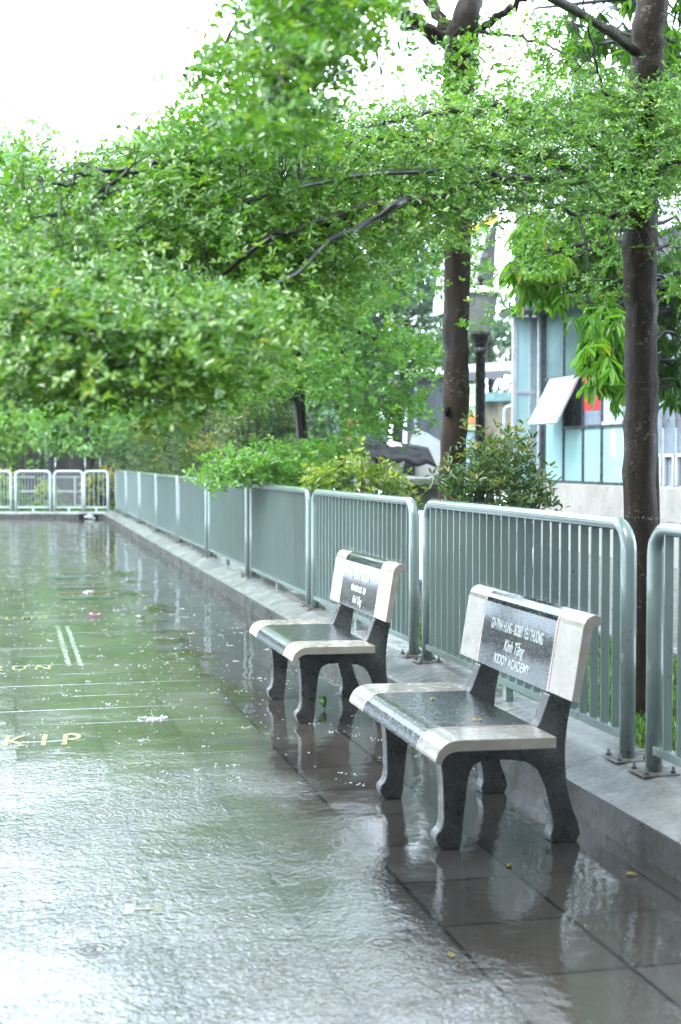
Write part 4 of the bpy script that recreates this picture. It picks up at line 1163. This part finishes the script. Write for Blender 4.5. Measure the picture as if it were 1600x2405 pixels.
# ------------------------------------------------------------------ unseen block added behind the viewpoint to darken what faces it
def shading():
    t = thing('added_shade_block', 'three storey school block added unseen behind the viewpoint to darken surfaces facing it', 'building', (0, -5, 0))
    WALL = make_concrete('added_block_wall', (.16, .155, .14), (.24, .23, .21), .6, sc_=.6)
    DK = simple('added_block_glass', (.02, .024, .028), .1, .2); FRM = simple('added_block_frame', (.25, .27, .28), .4, .1)
    MB().box((-22, -12, 0), (24, 0, 10.5)).build('wall', WALL, t)
    MB().box((-22.4, -12.4, 10.5), (24.4, 2.2, 10.9)).build('roof', simple('added_block_roof', (.12, .12, .12), .5, .2), t)
    for f in (3.4, 6.9):
        MB().box((-22, .002, f-.15), (24, 1.3, f+.1)).build('balcony_slab', WALL, t)
    for f in range(3):
        for k in range(11):
            x = -20+k*4.0
            w_ = MB(); w_.box((x, .003, f*3.5+.95), (x+2.6, .06, f*3.5+1.03)); w_.box((x, .003, f*3.5+2.62), (x+2.6, .06, f*3.5+2.7))
            for q in (0, .85, 1.7, 2.52): w_.box((x+q, .004, f*3.5+1.03), (x+q+.08, .058, f*3.5+2.62))
            fr = w_.build('window', FRM, t)
            MB().box((x+.05, .005, f*3.5+1.0), (x+2.55, .02, f*3.5+2.65)).build('pane', DK, fr)
shading()

# ------------------------------------------------------------------ sheds, walls and the sail behind
def solid(name, label, cat, poly, Z, thick, mat, group=None):
    """an upright slab whose outline is given where it stands, square to the plaza's far kerb"""
    t = thing(name, label, cat, gpos(sum(p[0] for p in poly)/len(poly), Z))
    return t
def slab_px(poly, Z, thick):
    m = MB()
    F = [at(x, y, Z) for x, y in poly]; n = len(F)
    B = [q+np.array([OUT2[0], OUT2[1], 0])*thick for q in F]
    m.add(F+B, [tuple(range(n))[::-1], tuple(range(n, 2*n))]+[(i, (i+1) % n, n+(i+1) % n, n+i) for i in range(n)])
    return m
def sail():
    t = thing('curved_sign_tower', 'tall white curved sign board with a yellow lettered band, behind the trunk and lamp', 'sign', (0, 0, 0))
    W_ = simple('white_sign_sheet', (.55, .57, .57), .5, .05)
    Y_ = simple('yellow_letters', (.75, .40, .01), .5, .1); G_ = simple('green_letters', (.02, .42, .26), .5, .1)
    C_ = Mat('grey_corrugated_sheet')
    wv = C_.math('SINE', C_.math('MULTIPLY', C_.n('SeparateXYZ', ins={0: C_.pos()}).outputs[2], 30.0))
    rust = C_.ramp(C_.noise(C_.scale(C_.pos(), (3, 3, .5)), 1.6, 4), [(.55, V3(0)), (.7, V3(1))])
    C_.set(Base_Color=C_.mixc(rust, (.17, .19, .18), (.22, .12, .06)), Roughness=.5, Normal=C_.bump(wv, .8, .03))
    Z = 30
    outer = [(1018, 742), (1019, 715), (1022, 690), (1029, 650), (1038, 610), (1049, 570), (1060, 540), (1072, 500), (1085, 455), (1170, 455)]
    inner = [(1166, 500), (1152, 532), (1143, 552), (1133, 585), (1126, 620), (1121, 655), (1118, 690), (1117, 720), (1117, 735), (1044, 735)]
    slab_px(outer+inner, Z, .18).build('sign_board', W_, t)
    slab_px([(1117, 740), (1118, 690), (1121, 655), (1126, 620), (1133, 585), (1143, 552), (1156, 530), (1153, 740)], Z+.6, .1).build('side_cladding', C_.m, t)
    slab_px([(1144, 740), (1150, 560), (1160, 520), (1168, 520), (1156, 740)], Z+.4, .2).build('support_post', simple('dark_post', (.06, .06, .055), .6), t)
    slab_px([(1075, 900), (1075, 740), (1085, 740), (1085, 900)], Z+.3, .2).build('support_post', simple('dark_post_b', (.06, .06, .055), .6), t)
    rng = random.Random(4)
    # broken letter strokes of the band, too covered by leaves to be read
    x = 1092
    m = MB()
    while x < 1166:
        w_ = rng.uniform(4.5, 7); y = 548-(x-1106)*.47
        h = rng.uniform(13, 17)
        q = slab_px([(x, y), (x+w_, y-w_*.47), (x+w_+1, y-h-w_*.47), (x+1, y-h)], Z-.05, .05); m.add(q.v, q.f)
        x += w_+.8
    m.build('yellow_lettering', Y_, t)
    m = MB()
    for x, y, w_, h in ((1040, 528, 7, 28), (1110, 515, 14, 12), (1128, 504, 12, 12), (1146, 495, 9, 12)):
        q = slab_px([(x, y), (x+w_, y-w_*.3), (x+w_, y-h-w_*.3), (x, y-h)], Z-.05, .05); m.add(q.v, q.f)
    m.build('green_lettering', G_, t)
sail()
def shed_wall(name, label, cat, poly, Z, mat, thick=.2, group=None):
    c = gpos(sum(p[0] for p in poly)/len(poly), Z)
    o = slab_px(poly, Z, thick).build(name, mat)
    return tag(o, label, cat, group)
STAIN = Mat('rain_stained_wall')
_p = STAIN.pos()
_f = STAIN.math('ADD', STAIN.math('MULTIPLY', STAIN.noise(STAIN.scale(_p, (1, 1, .12)), 3.2, 5, .6), .7), STAIN.math('MULTIPLY', STAIN.noise(_p, 1.2, 4), .3))
STAIN.set(Base_Color=STAIN.ramp(_f, [(.38, (.09, .075, .06)), (.47, (.38, .33, .25)), (.6, (.60, .56, .50))]), Roughness=.6)
wt = thing('stained_wall', 'cream wall with dark rain streaks and teal roof edge, between lamp and glazed building', 'wall', (0, 0, 0))
slab_px([(1100, 1160), (1103, 940), (1198, 938), (1198, 918), (1212, 918), (1212, 1160)], 27.2, .25).build('wall_face', STAIN.m, wt)
slab_px([(1132, 943), (1134, 922), (1200, 921), (1199, 941)], 27.0, .5).build('roof_edge', simple('teal_sheet', (.20, .36, .38), .4, .3), wt)
pm = MB(); pm.tube(smooth_path([at(1184, 1060, 26.9), at(1184, 1000, 26.9), at(1185, 965, 26.9), at(1192, 956, 26.9), at(1205, 954, 26.9)], 4), .035, 8)
pm.build('drain_pipe', simple('grey_pipe', (.42, .46, .48), .4), wt)
kw = thing('green_kiosk', 'narrow green kiosk side with an orange band, between big trunk and lamp pole', 'kiosk', (0, 0, 0))
slab_px([(1060, 1010), (1062, 902), (1118, 902), (1118, 1010)], 26.0, .6).build('kiosk_body', simple('pale_green_panel', (.42, .62, .34), .5, .08), kw)
slab_px([(1060, 955), (1060, 945), (1118, 945), (1118, 953)], 25.97, .02).build('white_stripe', simple('white_stripe', (.75, .77, .72), .5, .05), kw)
slab_px([(1060, 995), (1060, 977), (1118, 975), (1118, 993)], 25.97, .02).build('orange_stripe', simple('orange_stripe', (.70, .26, .08), .5, .1), kw)
slab_px([(1062, 1160), (1062, 1011), (1116, 1011), (1116, 1160)], 26.1, .4).build('kiosk_base', simple('grey_base', (.30, .31, .30), .5, .3), kw)
slab_px([(1094, 1100), (1094, 1014), (1112, 1014), (1112, 1100)], 26.05, .03).build('door', simple('aqua_door', (.30, .46, .50), .3, .1), kw)
bs = thing('dark_shed', 'tall dark blue grey shed under a white sheet roof, left of the big trunk', 'shed', (0, 0, 0))
CORR = Mat('dark_cladding')
CORR.set(Base_Color=CORR.ramp(CORR.noise(CORR.scale(CORR.pos(), (2.5, 2.5, .15)), 2.0, 4), [(.35, (.035, .045, .06)), (.65, (.085, .10, .125))]), Roughness=.5)
slab_px([(968, 1060), (972, 882), (1062, 880), (1062, 1060)], 33, 3).build('wall_face', CORR.m, bs)
slab_px([(972, 1060), (974, 890), (980, 890), (980, 1060)], 32.9, .1).build('corner_pipe', simple('pale_pipe', (.30, .33, .38), .5), bs)
slab_px([(920, 882), (935, 868), (1210, 848), (1210, 868), (1062, 876), (978, 886)], 32.6, 3.5).build('roof_sheet', simple('white_roof_sheet', (.72, .75, .76), .4, .1), bs)
ps = thing('black_tarp_stall', 'stall under a sagging black tarpaulin with a dark doorway, left of the big trunk', 'stall', (0, 0, 0))
TARP = Mat('black_wet_tarpaulin')
TARP.set(Base_Color=(.005, .0055, .007, 1), Specular_IOR_Level=.08, Roughness=.7, Normal=TARP.bump(TARP.noise(TARP.scale(TARP.pos(), (1, 1, 4)), 1.5, 4), 1.0, .2))
tm = MB(); nx, ny = 18, 7; vv, ff = [], []
rng = np.random.default_rng(8)
for j in range(ny):
    for i in range(nx):
        u, v = i/(nx-1), j/(ny-1)
        xt = 855+u*150; yt = 1028+26*u
        xb = 840+u*185; yb = 1068+22*u+11*abs(math.sin(u*10.5))
        q = at(xt+(xb-xt)*v, yt+(yb-yt)*v+rng.normal(0, .5), 25.2-1.7*v+.07*math.sin(u*34))
        vv.append(q)
for j in range(ny-1):
    for i in range(nx-1): ff.append((j*nx+i, j*nx+i+1, (j+1)*nx+i+1, (j+1)*nx+i))
tm.add(vv, ff, True)
o = tm.build('tarpaulin', TARP.m, ps); md = o.modifiers.new('solid', 'SOLIDIFY'); md.thickness = .03
slab_px([(830, 1130), (832, 1048), (945, 1048), (945, 1130)], 25.6, .2).build('back_wall', simple('grey_render', (.42, .43, .43), .6, .3, 1.5), ps)
slab_px([(945, 1118), (945, 1072), (975, 1072), (975, 1118)], 25.55, .1).build('doorway', simple('dark_doorway', (.02, .032, .034), .5), ps)
slab_px([(975, 1120), (975, 1068), (1050, 1068), (1050, 1120)], 25.6, .2).build('side_wall', simple('pale_render', (.48, .49, .48), .6, .2, 1.5), ps)
for (x, w_, tl) in ((846, 5, 3), (882, 6, -2), (905, 4, 2)):
    slab_px([(x, 1125), (x+tl, 1045), (x+tl+w_, 1045), (x+w_, 1125)], 24.6, .1).build('post', TARP.m, ps)
def sack(px, py, Z, r_, label):
    m = MB(); rg = np.random.default_rng(int(px))
    m.lathe([(.01, -r_), (r_*.7, -r_*.9), (r_, -r_*.3), (r_*.95, r_*.3), (r_*.6, r_*.85), (r_*.2, r_), (.01, r_*1.05)], 14)
    m.v = [(a+rg.normal(0, r_*.06), b+rg.normal(0, r_*.06), c+rg.normal(0, r_*.06)) for a, b, c in m.v]
    o = m.build('sack', simple('off_white_sack_%d' % px, (.55, .54, .50), .6, .25, 3), None)
    q = at(px, py, Z); o.location = q
    tag(o, label, 'sack', 'pale sacks under the black tarpaulin')
sack(872, 1078, 24.9, .20, 'left pale sack hanging under the black tarpaulin')
sack(920, 1070, 24.9, .24, 'large crumpled pale sack beside the dark doorway')
sack(898, 1100, 24.9, .20, 'pale sack lowest of the three under the black tarpaulin')
tt = thing('grey_tent', 'pale grey sloping tent roof just left of the big trunk', 'tent', (0, 0, 0))
slab_px([(962, 1080), (985, 1005), (1060, 1052), (1060, 1090), (1012, 1076)], 27.5, 2.2).build('tent_roof', simple('grey_tent_cloth', (.42, .45, .50), .5, .06), tt)
slab_px([(990, 1140), (990, 1078), (994, 1078), (994, 1140)], 27.4, .08).build('tent_pole', simple('tent_pole_paint', (.3, .3, .3), .5), tt)
shed_wall('green_container', 'dull green container behind the black tarpaulin', 'container', [(828, 1060), (834, 1000), (912, 998), (912, 1062)], 28, simple('dull_green_sheet', (.10, .20, .14), .5, .3, 2), 2.0)
RUST = Mat('rusty_sheets')
RUST.set(Base_Color=RUST.ramp(RUST.noise(RUST.scale(RUST.pos(), (4, 4, .3)), 2.2, 4), [(.35, (.10, .05, .03)), (.5, (.38, .16, .06)), (.65, (.5, .45, .4))]), Roughness=.6)
shed_wall('rusty_fence', 'rust streaked sheet fence right of the middle trunk', 'fence', [(790, 1060), (793, 985), (842, 985), (842, 1060)], 29, RUST.m, .15)
shed_wall('green_tarp', 'crumpled pale green tarpaulin hanging beside the middle trunk', 'tarpaulin', [(752, 1010), (758, 955), (786, 960), (812, 1020), (800, 1040)], 27, simple('pale_green_tarp', (.26, .42, .34), .4, .45, 1.2, .6), .1)
lg = thing('concrete_ledge', 'low concrete ledge behind the railing, left of the big trunk', 'ledge', (0, 0, 0))
slab_px([(900, 1200), (900, 1134), (1050, 1134), (1050, 1200)], 19, .5).build('ledge_wall', make_concrete('old_wall', (.08, .075, .065), (.25, .24, .22), .6), lg)
slab_px([(895, 1134), (920, 1126), (1055, 1124), (1055, 1138), (895, 1140)], 18.7, 1.2).build('ledge_top', KERB, lg)
WOODF = Mat('dark_wet_boards')
_w = WOODF.n('Vector' 'Rotate' if False else 'Mapping', ins={'Vector': WOODF.pos(), 'Scale': (6, 6, .25)}).outputs[0]
WOODF.set(Base_Color=WOODF.ramp(WOODF.noise(_w, 2.5, 5), [(.35, (.016, .013, .012)), (.6, (.06, .042, .034)), (.75, (.10, .06, .045))]), Roughness=.5)
wf = thing('board_fence', 'dark brown board fence behind the far railing at the left', 'fence', gpos(60, 47.5))
for k in range(26):
    x0 = -6.5+k*.5
    q = MB().box((x0, -.02+.012*(k % 2), 0), (x0+.485, .03+.012*(k % 2), 3.3+.05*((k*7) % 3))).build('board', WOODF.m, wf)
MB().box((-6.5, -.09, .9), (6.5, -.03, 1.0)).build('fence_rail', WOODF.m, wf)
wf.rotation_euler = (0, 0, -PSI)
gp = thing('grey_post', 'thin pale grey post in front of the board fence, left', 'post', gpos(109, 45.5))
MB().tube([(0, 0, 0), (0, 0, 2.9)], .05, 10).build('post_tube', simple('grey_post_paint', (.34, .38, .38), .5), gp)
MB().lathe([(.06, 2.9), (.065, 2.93), (.02, 2.97)], 10).build('post_cap', simple('grey_post_cap', (.3, .33, .33), .5), gp)
pr_ = thing('pipe_rail', 'low white pipe rail in front of the board fence', 'railing', gpos(100, 45.0))
for z in (1.0, .55):
    MB().tube([(-3, .7, z), (3.2, -.75, z)], .028, 8).build('rail_pipe', simple('white_pipe', (.55, .57, .58), .5), pr_)
for s in (-2.8, -1, 1, 3):
    MB().tube([(s, -s*.234, .0), (s, -s*.234, 1.0)], .028, 8).build('rail_post', simple('white_pipe_b', (.55, .57, .58), .5), pr_)

# ------------------------------------------------------------------ painted marks and litter on the floor
def worn(name, c, lo=.40, hi=.56):
    M = Mat(name); f = M.ramp(M.noise(M.pos(), 17, 6, .7), [(lo, V3(0)), (hi, V3(1))])
    M.set(Base_Color=M.mixc(f, (.085, .08, .06), c), Roughness=.12, IOR=1.7); return M.m
YEL = worn('worn_yellow_paint', (.56, .54, .30), .34, .58)
FAINTW = worn('faint_white_paint', (.42, .45, .45), .34, .58)
FAINT = worn('faint_yellow_paint', (.25, .22, .08), .45, .75)
WHT = worn('worn_white_paint', (.60, .64, .64), .35, .52)
def floor_text(txt, px, py, size, ws, mat, label, rz=0.0):
    q = on_z(px, py, .0022)
    M4 = Matrix.Rotation(rz, 4, 'Z')
    o = text_part(txt, size, M4, None, 'painted_word', ws, 0, .006, mat, 0.0)
    o.location = q
    return tag(o, label, 'floor lettering', 'painted game words on the plaza')
floor_text('S K I P', 62, 1740, .44, .50, YEL, 'painted word SKIP on the wet tiles, nearest of the yellow words', R(-4))
floor_text('R U N', 50, 1569, .33, .52, YEL, 'painted word RUN on the wet tiles, cut by the left picture edge', R(-4))
floor_text('J U M P', 50, 1452, .36, .45, YEL, 'faint farthest painted word on the wet tiles by the left picture edge', R(-4))
floor_text('H', 338, 2135, .16, 1.3, FAINT, 'faint blurred yellow letter under the rippled water in the foreground', R(-10))
def strip(name, x0, y0, x1, y1, mat, label, cat, group=None):
    o = MB().box((x0, y0, .0012), (x1, y1, .0042)).build(name, mat)
    return tag(o, label, cat, group)
for x0, x1, lb in ((.425, .462, 'left one of two parallel white painted stripes on the tiles'), (.515, .552, 'right one of two parallel white painted stripes on the tiles')):
    strip('painted_stripe', x0, 10.9, x1, 13.55, FAINTW, lb, 'floor stripe', 'pair of white painted stripes')
bars = [('white', (.62, .66, .66), 19.9), ('blue', (.08, .30, .62), 19.1), ('second white', (.64, .66, .62), 18.2), ('lilac', (.32, .28, .50), 17.6), ('orange', (.62, .24, .10), 16.9), ('teal', (.04, .36, .34), 16.25)]
for nm, c, y in bars:
    q0 = .60-.05*(y-16)/4
    strip('painted_bar', .58, y-.10, 1.18, y+.10, worn('floor_paint_'+nm.replace(' ', '_'), tuple(v*.5+.03 for v in c), .42, .66), nm+' painted ladder bar on the tiles in the middle distance', 'floor stripe', 'coloured ladder bars painted on the tiles')
def petal(name, px, py, L, W_, mat, label, cat, lift=.02, n=1, rz=0):
    q = on_z(px, py, .006)
    LV = Leaves(); rg = np.random.default_rng(int(px))
    a = rg.uniform(0, 6.28, n) if n > 1 else np.array([rz])
    D = norm(np.stack([np.cos(a), np.sin(a), np.full(n, lift)], 1)); N_ = norm(np.tile([0, 0, 1.0], (n, 1))+rg.normal(0, .3, (n, 3)))
    LV.add(np.zeros((n, 3)), D, N_, np.full(n, L), np.full(n, W_), np.full(n, .5))
    o = LV.build(name, mat, None); o.location = q
    m = o.modifiers.new('solid', 'SOLIDIFY'); m.thickness = .0012
    return tag(o, label, cat)
petal('fallen_flower', 222, 1446, .075, .04, simple('pink_petal', (.75, .22, .45), .4, .1), 'pink fallen flower on the wet tiles', 'flower', .35, 5)
petal('fallen_petal', 341, 1451, .10, .045, simple('white_petal', (.8, .8, .74), .4, .1), 'white fallen petal right of the pink flower', 'petal', .3, 2)
petal('fallen_paper', 195, 1391, .15, .06, simple('white_scrap', (.8, .82, .82), .4, .1), 'white scrap lying flat on the tiles beyond the pink flower', 'litter', .02, 3)
fl = petal('fallen_sprig', 762, 1664, .085, .035, LEAF_C, 'small green sprig standing in the water under the farther bench', 'sprig', 2.2, 4)
for px, py, lb in ((1020, 1641, 'yellow leaf at the far side of the nearer bench seat'), (1122, 1690, 'tiny yellow leaf near the front inlay line of the nearer bench seat')):
    o = petal('fallen_leaf', px, py, .022, .014, simple('yellow_leaf_%d' % px, (.55, .5, .08), .35, .1), lb, 'leaf', .1, 2)
    o.location = on_z(px, py, .4875)
for px, py, lb in ((1195, 2035, 'brown leaf under the water in front of the nearer bench'), (1498, 2054, 'yellow leaf in the water close to the kerb'), (1060, 2235, 'small green leaf in the ripples of the foreground')):
    petal('fallen_leaf', px, py, .045, .024, simple('dull_leaf_%d' % px, (.22, .17, .03), .35, .2), lb, 'leaf', .05, 1, px)

# rain striking the water: tiny crowns, domes and flung drops
def splashes():
    rng = np.random.default_rng(77)
    M = Mat('churned_rain_water')
    M.set(Base_Color=(.62, .66, .68, 1), Roughness=.1, Transmission_Weight=.2, IOR=1.33)
    m = MB()
    def dome(x, y, r_, h):
        k = 7; a0 = rng.uniform(0, 6.28)
        ring = [(x+r_*rng.uniform(.75, 1.2)*math.cos(a0+6.283*i/k), y+r_*rng.uniform(.75, 1.2)*math.sin(a0+6.283*i/k), .001) for i in range(k)]
        ring2 = [(x+.55*(p[0]-x), y+.55*(p[1]-y), h*.8) for p in ring]
        b = ring+ring2+[(x, y, h)]
        m.add(b, [(i, (i+1) % k, k+(i+1) % k, k+i) for i in range(k)]+[(k+i, k+(i+1) % k, 2*k) for i in range(k)], True)
    def drop(x, y, z, r_):
        m.add([(x+r_, y, z), (x, y+r_, z), (x-r_, y, z), (x, y-r_, z), (x, y, z+r_*1.3), (x, y, z-r_)], [(0, 1, 4), (1, 2, 4), (2, 3, 4), (3, 0, 4), (1, 0, 5), (2, 1, 5), (3, 2, 5), (0, 3, 5)], True)
    n = 0
    while n < 3000:
        y = 4.2+24*rng.random()**1.5; x = rng.uniform(-1.6, 2.35)
        if y < 6.6 and rng.random() < .93: continue
        if x > 1.0 and rng.random() < .55 and y < 8: continue
        s = rng.uniform(.3, 1.15)
        dome(x, y, .0042*s*(1+y*.05), .0035*s)
        n += 1
    for _ in range(170):
        y = 6.6+14*rng.random()**1.5; x = rng.uniform(-1.3, 2.2)
        R_ = rng.uniform(.02, .06)
        for k in range(rng.integers(5, 12)):
            a = rng.uniform(0, 6.28); q = R_*rng.uniform(.2, 1.1)
            dome(x+q*math.cos(a), y+q*math.sin(a), rng.uniform(.002, .007), rng.uniform(.002, .005))
    q = on_z(359, 1688, 0)
    for k in range(46):
        a = rng.uniform(0, 6.28); r_ = rng.uniform(.0, .09)
        dome(q[0]+r_*math.cos(a)*1.3, q[1]+r_*math.sin(a), rng.uniform(.005, .014), rng.uniform(.003, .010))
    for k in range(5): drop(q[0]+rng.normal(0, .004), q[1], .008+.011*k, .006-.0008*k)
    for k in range(26): drop(q[0]+rng.normal(0, .022), q[1]+rng.normal(0, .02), rng.uniform(.04, .13), rng.uniform(.0015, .003))
    # fine spray bouncing off bench tops and the railing tops
    for by in (BY, 8.715):
        for _ in range(260):
            yy = by+rng.uniform(-.7, .7); xx = BX+rng.uniform(.23, .29)
            drop(xx, yy, .962+abs(rng.normal(0, .009)), rng.uniform(.0008, .0018))
        for _ in range(120):
            drop(BX+rng.uniform(-.36, .08), by+rng.uniform(-.68, .68), .489+abs(rng.normal(0, .006)), rng.uniform(.0008, .0022))
    for _ in range(700):
        yy = 2.8+9*rng.random()**1.3
        drop(FX+rng.normal(0, .018), yy, ZK+1.087+abs(rng.normal(0, .006)), rng.uniform(.0008, .0016))
    tag(m.build('rain_splashes', M.m), kind='stuff')
splashes()
# water gushing from the drain
dq = K0+KD*.34
mm = MB(); rg = np.random.default_rng(9)
for k in range(60):
    c = (dq[0]+rg.normal(0, .06), dq[1]-.06+rg.normal(0, .07), .02+abs(rg.normal(0, .05)))
    r_ = rg.uniform(.012, .035)
    mm.add([(c[0]+r_, c[1], c[2]), (c[0], c[1]+r_, c[2]), (c[0]-r_, c[1], c[2]), (c[0], c[1]-r_, c[2]), (c[0], c[1], c[2]+r_), (c[0], c[1], c[2]-r_)], [(0, 1, 4), (1, 2, 4), (2, 3, 4), (3, 0, 4), (1, 0, 5), (2, 1, 5), (3, 2, 5), (0, 3, 5)], True)
tag(mm.build('drain_water', bpy.data.materials['churned_rain_water']), kind='stuff')

# ------------------------------------------------------------------ rain haze
HAZE_D = .0005
hm = MB().box((-75, -24, -1.2), (85, 95, 24))
hz = hm.build('haze', None)
hmat = bpy.data.materials.new('rain_haze'); hmat.use_nodes = True
hn = hmat.node_tree; hn.nodes.clear()
pv = hn.nodes.new('ShaderNodeVolumePrincipled'); ho = hn.nodes.new('ShaderNodeOutputMaterial')
pv.inputs['Color'].default_value = (.93, .97, 1, 1); pv.inputs['Density'].default_value = HAZE_D; pv.inputs['Anisotropy'].default_value = .2
hn.links.new(pv.outputs[0], ho.inputs['Volume'])
hz.data.materials.append(hmat)
tag(hz, kind='stuff')

# ------------------------------------------------------------------ put each empty at its thing's foot
for o in [o for o in sc.objects if o.type == 'EMPTY' and o.parent is None and o.location.length < 1e-6]:
    pts = []
    for ch in o.children:
        if ch.type == 'MESH' and len(ch.data.vertices):
            co = np.empty(len(ch.data.vertices)*3, np.float32); ch.data.vertices.foreach_get('co', co); pts.append(co.reshape(-1, 3))
    tk = [ch for ch in o.children if ch.name.startswith(('trunk', 'stem'))]
    if tk:
        co = np.empty(len(tk[0].data.vertices)*3, np.float32); tk[0].data.vertices.foreach_get('co', co); a = co.reshape(-1, 3)
    else: a = np.concatenate(pts)
    zmin = a[:, 2].min(); low = a[a[:, 2] < zmin+.1]
    p = Vector((float(low[:, 0].mean()), float(low[:, 1].mean()), float(zmin)))
    o.location = p
    for ch in o.children: ch.location = ch.location-p
